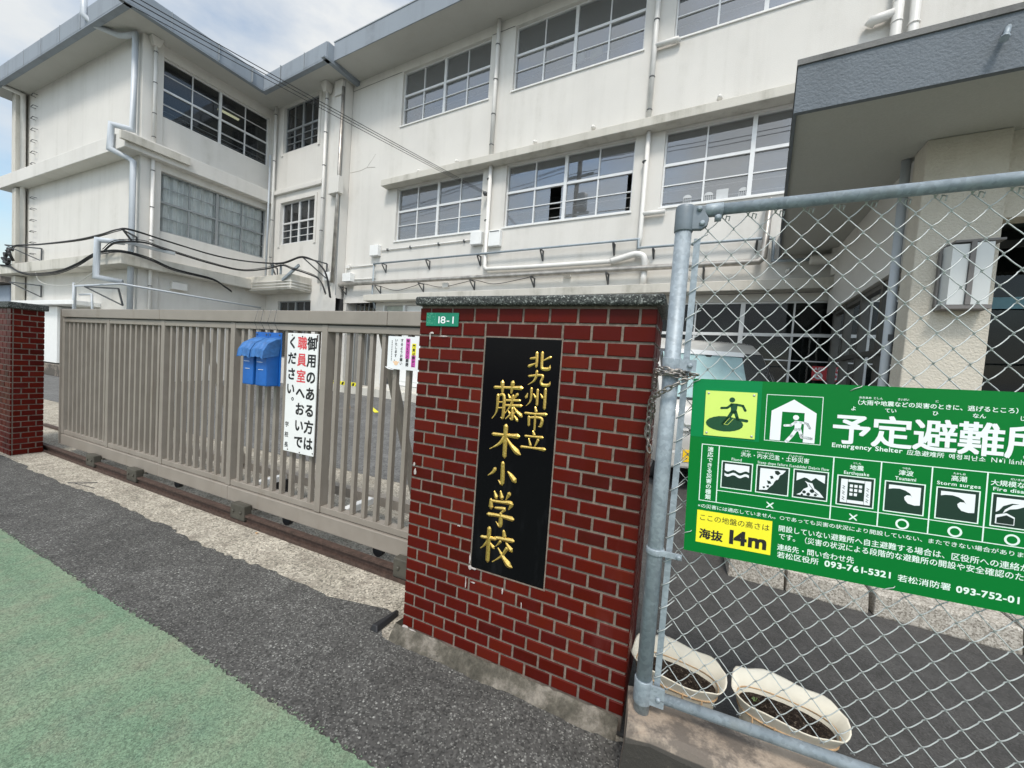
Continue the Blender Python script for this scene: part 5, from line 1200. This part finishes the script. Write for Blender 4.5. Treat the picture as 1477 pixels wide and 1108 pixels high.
t = thing('planter', 'cream scalloped plastic planter of dry soil farther right behind the fence', 'planter', (.468, 1.790, .008), R(-7), 'cream planters behind the fence'); planter(t, 5)
mb = MB()
for k in range(7): a = k*.9; mb.add([(0, 0, 0), (.012*math.cos(a), .012*math.sin(a), .008), (.016*math.cos(a+.4), .016*math.sin(a+.4), .006)], [(0, 1, 2)])
tag(mb.build('seedling', plain('leaf_green', (.10, .16, .05), .6), None, (.37, 1.80, .222)), 'tiny green seedling in the soil of the right planter', 'seedling')

# granite kerb stones of the entrance approach
kl = [('first pale granite kerb stone, the short left end one behind the fence', .43, .79), ('second pale granite kerb stone from the left behind the fence', .80, 1.262), ('third pale granite kerb stone from the left, right of the dark cracked joint', 1.285, 1.96), ('rightmost pale granite kerb stone running out of the picture', 1.975, 2.9)]
for lb, a, b in kl:
    mb = MB(); ya = 3.37-.06*(a-.43)
    mb.hexa([(a, ya, 0), (b, ya-.05*(b-a), 0), (b, ya+.35, 0), (a, ya+.35, 0), (a+.004, ya+.012, .155), (b-.004, ya-.05*(b-a)+.012, .158), (b-.004, ya+.35, .165), (a+.004, ya+.35, .165)])
    tag(mb.build('kerb_stone', 'kerb', bevel=.012), lb, 'kerb stone', 'granite kerb stones')
mb = MB(); mb.quad((.43, 3.73, .15), (9, 3.2, .15), (9, 9, .26), (.9, 9, .26)); struct(mb.build('entrance_paving', 'apron'))

# ------------------------------------------------------------ van behind the fence
VR = rt0; vyaw = math.atan2(VR.y, VR.x)
van = thing('parked_van', 'pale boxy small van parked behind the fence post, seen from the front', 'van', (.53, 5.40, .12), vyaw)
prof = [(.02, .30), (-.02, .42), (-.03, .62), (.0, .86), (.06, 1.02), (.16, 1.10), (.62, 1.76), (.78, 1.87), (1.0, 1.92), (2.6, 1.93), (3.2, 1.88), (3.28, 1.2), (3.3, .35)]
def hw(z): return .79 if z < 1.0 else .79-.06*((z-1.0)/.93)**1.3
mb = MB(); n = len(prof); vs = []
for s_ in (-1, 1):
    for y_, z_ in prof: vs.append((s_*hw(z_), y_, z_))
inner = []
for s_ in (-1, 1):
    for y_, z_ in prof: inner.append((s_*(hw(z_)-.05), y_+(-.0 if y_ > 1.5 else -.035 if z_ < 1.1 else -.02), z_+(.03 if 1.7 < z_ else .012 if z_ > 1.05 else 0)))
vs += inner
fs = []
for i in range(n-1):
    fs.append((2*n+i, 2*n+i+1, 3*n+i+1, 3*n+i))
    fs.append((i, i+1, 2*n+i+1, 2*n+i)); fs.append((n+i+1, n+i, 3*n+i, 3*n+i+1))
mb.add(vs, fs, True)
mb.add([v_ for v_ in vs[:n]], [tuple(range(n))]); mb.add([v_ for v_ in vs[n:2*n]], [tuple(range(n))[::-1]])
mb.build('body', 'vanpaint', van)
def vq(u, t_, off):   # point on windscreen: u across, t_ up
    y_ = .175+(.60-.175)*t_; z_ = 1.115+(1.735-1.115)*t_
    return (u*(hw(z_)-.055), y_-.035-off, z_+.012+off*.6)
mb = MB(); nn_ = 8
for k in range(nn_):
    a, b = -1+2*k/nn_, -1+2*(k+1)/nn_
    f2 = lambda u: .012*(1-u*u)
    mb.add([vq(a, 0, .006+f2(a)), vq(b, 0, .006+f2(b)), vq(b, 1, .006+f2(b)), vq(a, 1, .006+f2(a))], [(0, 1, 2, 3)], True)
mb.build('windscreen', 'vglass', van)
mb = MB(); mb.quad(vq(-1.02, -.02, .003), vq(1.02, -.02, .003), vq(1.02, 1.03, .003), vq(-1.02, 1.03, .003)); mb.build('windscreen_seal', 'black', van)
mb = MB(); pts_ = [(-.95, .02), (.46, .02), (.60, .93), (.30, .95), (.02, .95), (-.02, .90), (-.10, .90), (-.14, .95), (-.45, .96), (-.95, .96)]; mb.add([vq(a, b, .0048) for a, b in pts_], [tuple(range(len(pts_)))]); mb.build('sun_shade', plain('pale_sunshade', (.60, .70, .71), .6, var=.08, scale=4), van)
mb = MB(); mb.quad(vq(-.9, .93, .022), vq(.62, .93, .022), vq(.66, 1.03, .022), vq(-.9, 1.03, .022)); mb.build('top_strip', 'vanwhite', van)  # white strip across the top of the windscreen
for s_ in (-1, 1):
    mb = MB(); X = s_*.742
    mb.hexa([(s_*(hw(1.1)+.004), .35, 1.12), (s_*(hw(1.1)+.004), 1.5, 1.12), (s_*(hw(1.1)+.001), 1.5, 1.12), (s_*(hw(1.1)+.001), .35, 1.12), (s_*(hw(1.7)+.004), .75, 1.68), (s_*(hw(1.7)+.004), 1.5, 1.68), (s_*(hw(1.7)+.001), 1.5, 1.68), (s_*(hw(1.7)+.001), .75, 1.68)]); mb.build('side_window', 'black', van)
    mb = MB(); mb.box(s_*.725-.06, s_*.725+.06, -.052, -.02, .59, .75); mb.build('headlight', 'black', van, bevel=.02)
    mb = MB(); mb.lathe((s_*.725, -.055, .67), [(.055, 0), (.05, -.012), (.02, -.02)], 16, 'y'); mb.build('lamp', 'chrome', van)
    mb = MB(); mb.box(s_*.86-.07, s_*.86+.07, .30, .38, 1.12, 1.34); mb.beam((s_*.72, .36, 1.16), (s_*.82, .36, 1.2), .03, .03); mb.build('mirror', 'vanpaint', van, bevel=.02)
    for y_ in (.55, 2.75):
        mb = MB(); mb.lathe((s_*.66, y_, .27), [(.22, -.07), (.27, -.06), (.27, .06), (.22, .07)], 20, 'x'); wh = mb.build('wheel', 'black', van)
        mb = MB(); mb.lathe((s_*.70, y_, .27), [(.17, -.035), (.17, .035), (.05, .04)], 16, 'x'); mb.build('rim', 'chrome', wh)
mb = MB(); mb.box(-.74, .74, -.075, .1, .28, .50); mb.build('bumper', 'vanpaint', van, bevel=.03)
mb = MB(); mb.box(-.62, .62, -.058, -.02, .535, .68); mb.build('grille', 'black', van, bevel=.01)
mb = MB(); mb.box(-.58, .58, -.064, -.03, .72, .745); mb.box(-.58, .58, -.064, -.03, .80, .82); mb.each('grille_bar', 'chrome', van)
mb = MB(); mb.box(-.55, -.22, -.085, -.078, .365, .515); pl_ = mb.build('number_plate', 'plate', van, bevel=.004)
mb = MB()
for k, w_ in enumerate((.02, .012, .02, .016)): mb.box(-.46+k*.035, -.46+k*.035+w_, -.0875, -.0855, .472, .495)
mb.lathe((-.40, -.0855, .43), [(.006, 0), (.006, -.002)], 8, 'y'); mb.build('plate_marks', 'ink', pl_)
mb = MB(); mb.beam((.42, -.0, 1.16), (.46, .03, 1.62), .012, .02); mb.tube(catm([(.50, .16, 1.52), (.56, .1, 1.48), (.56, .06, 1.38), (.50, .03, 1.34)]), .008, 6); mb.build('wiper', 'black', van)

# ------------------------------------------------------------ smaller things
t = thing('aed_sign', 'small red AED notice in the ground floor window right of the van', 'sign', Bw((1.67, 8.99, 1.76)), -TH)
mb = MB(); mb.box(-.2, .2, -.02, -.006, -.13, .13); mb.build('panel', 'red', t)
mb = MB(); text(mb, 'AED', lambda a, b: (a, -.022, -b), -.17, -.055, .075, .03, width=.16); ringo(mb, lambda a, b: (a, -.022, -b), -.1, .045, .03, .065)
for k in range(4): rect(mb, lambda a, b: (a, -.022, -b), .02, -.09+k*.045, .17-.02*(k % 2), -.075+k*.045)
mb.build('white_lettering', 'pwhite', t)
wl = ['left one of the white jellyfish cutouts in the second floor window', 'middle white jellyfish cutout beside the centre pane bar of the window', 'right white jellyfish cutout, next to the blank white sheet']
for lb, a in zip(wl, (-.96, -.55, .08)):
    mb = MB(); P = lambda u, v_: (u, 0, v_)
    n = 14; mb.add([(.085*math.cos(math.pi*k/n), 0, .0+.07*math.sin(math.pi*k/n)) for k in range(n+1)], [tuple(range(n+1))])
    for k in range(5): mb.box(-.08+k*.037, -.070+k*.037, -.002, .002, -.10-.02*(k % 2), -.005)
    tag(mb.build('paper_cutout', 'cutpaper', None, Bw((a, 9.104, 5.36))), lb, 'paper cutout', 'paper jellyfish in a school window'); bpy.data.objects[-1] if False else None
mb = MB(); mb.box(-.11, .11, -.002, .002, -.1, .1); o = mb.build('paper_sheet', 'cutpaper', None, Bw((-.30, 9.104, 5.35))); o.rotation_euler = (0, 0, -TH); tag(o, 'blank white sheet of paper between the cutouts in the window', 'paper')
for nm, lb, mt, a, sz in (('cloth_bag', 'pale lilac bag lying inside the upper classroom window', 'curtain', -3.70, .14), ('cloth_bag', 'pale yellow bag lying inside the upper classroom window', plain('pale_yellow_cloth', (.66, .58, .34), .8), -3.28, .16)):
    mb = MB(); mb.hexa([(-sz, -.03, -.11), (sz, -.03, -.11), (sz, .03, -.11), (-sz, .03, -.11), (-sz*.9, -.02, .11), (sz*1.05, -.02, .14), (sz*1.05, .02, .14), (-sz*.9, .02, .11)])
    o = mb.build(nm, mt, None, Bw((a, 9.17, 9.13)), bevel=.03); o.rotation_euler = (0, R(-6), -TH); tag(o, lb, 'bag')
mb = MB(); mb.lathe((0, 0, 0), [(.10, 0), (.10, .02), (.055, .021), (.02, .36), (.012, .37)], 14); o = mb.build('traffic_cone', 'orange', None, Bw((-7.95, 6.35, yz(6.2)+.01))); o.rotation_euler = (R(3), R(5), 0); o.scale = (1.25, 1.25, 1.25); tag(o, 'small orange cone standing in the yard behind the gate slats', 'cone')
# booth against the wing
t = thing('meter_booth', 'white walled booth with a flat canopy behind the left end of the gate', 'booth', (-20, 5.7, .1))
mb = MB(); mb.box(-2.6, .35, .0, .4, .42, 2.35); mb.build('wall', 'white', t)
mb = MB(); mb.box(-2.8, 2.3, -.25, .4, 2.38, 2.52); mb.build('canopy', 'white', t, bevel=.01)
mb = MB(); mb.box(.36, .42, .1, .4, .42, 2.37); mb.build('side_door', 'alumdk', t)
mb = MB(); mb.box(-2.8, 6, -.15, .4, 0, .38)
mb.build('base', 'oldconc', t, bevel=.01)
t = thing('neighbour_house', 'blue-grey walled neighbouring house beyond the left end of the school', 'house', (-42, 9, 0))
mb = MB(); mb.box(-6, 4.2, 0, 8, 0, 4.3); mb.build('wall', 'house', t); mb = MB(); mb.box(-6.5, 4.9, -.5, 8.5, 4.35, 5.05); mb.build('roof', 'oldconc', t)
mb = MB(); mb.box(3.2, 4.0, -.06, 0, 1.5, 3.2); mb.build('window', 'dark', t)
# cables
def cable(lb, runs, r, mat='cable', name='power_cable', group='black cable bundles on the wing'):
    mb = MB()
    for p, k in runs:
        for j in range(k):
            of = Vector((random.uniform(-.035, .035), random.uniform(-.035, .035), random.uniform(-.035, .035))) if j else Vector((0, 0, 0))
            Q = catm([Bw(q)+of+Vector((0, 0, random.uniform(-.012, .012) if j else 0)) for q in p], 7); mb.tube(Q, r, 6)
    return tag(mb.build(name, mat), lb, 'cable', group)
cable('upper black cable bundle sagging round the corner of the left wing', [([(-23.64, 3.79, 4.62), (-23.18, 3.83, 4.68), (-21.02, 3.99, 4.58), (-18.37, 4.2, 4.54), (-16.75, 4.32, 4.58), (-15.6, 4.35, 4.62), (-15.3, 4.54, 4.66), (-15.35, 5.32, 4.62), (-15.35, 6.51, 4.54), (-15.3, 7.35, 4.57), (-14.69, 7.9, 4.57), (-13.43, 7.85, 4.47), (-12.4, 7.8, 4.58), (-11.85, 7.9, 4.47), (-11.42, 7.95, 4.2), (-11.25, 8.0, 3.88), (-11.2, 8.1, 3.3)], 7)], .0125)
cable('lower black cable drooping under the first floor ledge of the left wing', [([(-24.88, 3.7, 4.01), (-23.83, 3.75, 3.92), (-22.51, 3.76, 3.64), (-21.28, 3.86, 3.52), (-19.34, 4.0, 3.51), (-17.85, 4.1, 3.69), (-16.95, 4.2, 3.92), (-16.3, 4.25, 4.0), (-15.3, 4.4, 3.99), (-15.35, 5.01, 3.95), (-15.35, 5.6, 3.79), (-15.35, 6.63, 3.72), (-15.3, 6.99, 3.54), (-15.3, 7.21, 3.42)], 4)], .014)
cable('middle black cable bundle along the window side of the wing to the balcony', [([(-16.2, 4.25, 4.05), (-15.6, 4.35, 4.28), (-15.3, 4.84, 4.40), (-15.35, 5.33, 4.36), (-15.35, 6.52, 4.25), (-15.3, 7.5, 4.24), (-14.46, 7.85, 4.33), (-13.5, 7.85, 4.40), (-12.9, 7.85, 4.25), (-12.26, 7.9, 4.09), (-11.6, 7.95, 3.86), (-11.32, 8.0, 3.4)], 5)], .011)
cable('thin grey wire looping below the wing ledge to a pole', [([(-21.5, 3.95, 3.62), (-21.0, 3.95, 3.3), (-19.8, 4.0, 3.12), (-18.1, 4.1, 3.1), (-16.9, 4.1, 3.3), (-16.4, 4.2, 3.5)], 1)], .012, 'greycable', 'wire', None)
cable('thin black lead drooping along the main wall above the ledge', [([(-9.9, 8.9, 3.78), (-9.2, 8.93, 3.62), (-8.5, 8.93, 3.72), (-8.1, 8.9, 3.78), (-7.4, 8.93, 3.66), (-6.6, 8.93, 3.76), (-6.2, 8.9, 3.8), (-5.6, 8.93, 3.68), (-4.9, 8.93, 3.75), (-4.4, 8.9, 3.82)], 1)], .009, 'cable', 'wire', None)
mb = MB()
for k in range(9): a = k*.7; mb.tube([Bw((-24.0+.25*math.cos(a), 3.75+.1*math.sin(a*1.3), 4.35+.3*math.sin(a))), Bw((-23.9+.25*math.cos(a+1), 3.72, 4.3+.3*math.sin(a+1)))], .05, 6)
tag(mb.build('cable_coil', 'cable'), 'tangled black coil of cable at the far left bracket of the wing', 'cable coil')
A_ = Bw((-6.02, 8.86, 6.15)); E_ = Vector((-6.867, .40, 5.585))
for lb, a, b, r_ in (('uppermost of the overhead service wires reaching the second floor wall', 0, 0, .006), ('middle overhead service wire reaching the second floor wall', -.03, -.07, .006), ('lowest and thinnest grey overhead service wire', -.06, -.15, .005)):
    p = [A_+Vector((0, 0, a))]
    for k in range(1, 25): t_ = k/24; q = A_.lerp(E_, t_); p.append(q+Vector((0, 0, a+(b-a)*t_-.09*4*t_*(1-t_)*.5)))
    mb = MB(); mb.tube(p, r_, 6); tag(mb.build('overhead_wire', 'cable'), lb, 'wire', 'overhead service wires')
mb = MB(); mb.lathe(tuple(A_), [(.05, 0), (.06, -.05), (.03, -.1)], 10); mb.beam(A_+Vector((0, .1, -.05)), A_+Vector((0, -.02, -.05)), .03, .03); tag(mb.build('wire_anchor', 'darkmetal'), 'small dark anchor holding the overhead wires to the wall', 'anchor')
t = thing('utility_pole', 'grey concrete utility pole by the road carrying the overhead wires', 'utility pole', (-6.95, .42, 0))
mb = MB(); mb.tube([(0, 0, 0), (0, 0, 12.6)], [.16, .10], 14); mb.build('shaft', 'oldconc', t)
for z_ in (11.9, 11.0, 9.4):
    mb = MB(); mb.box(-.75, .75, -.05, .05, z_, z_+.1); mb.build('cross_arm', 'galv', t)
mb = MB(); mb.lathe((.35, 0, 9.6), [(.24, 0), (.26, .05), (.26, .75), (.1, .85)], 14); mb.build('transformer', 'alumdk', t)
for k, (dy, z_) in enumerate(((-.6, 12.05), (.0, 12.1), (.6, 12.05), (-.6, 11.15), (.6, 11.15), (0, 9.0), (.1, 8.3), (.1, 7.4))):
    mb = MB()
    for sg_ in (-1, 1):
        mb.tube([(sg_*32*q/14, dy*.3-.25*abs(sg_*q/14), z_-1.0*(1-(1-q/14)**2)*.9) for q in range(15)], .014 if k < 5 else .022, 5)
    mb.build('line_wire', 'cable', t)
# litter
mb = MB(); mb.add([(-.02, 0, .004), (0, -.011, .008), (.022, .002, .012), (.002, .012, .005)], [(0, 1, 2), (0, 2, 3)]); tag(mb.build('fallen_leaf', 'orange', None, (-3.05, 1.99, .002)), 'small orange fallen leaf on the concrete in front of the gate rail', 'leaf')

bpy.data.objects.remove(_to)
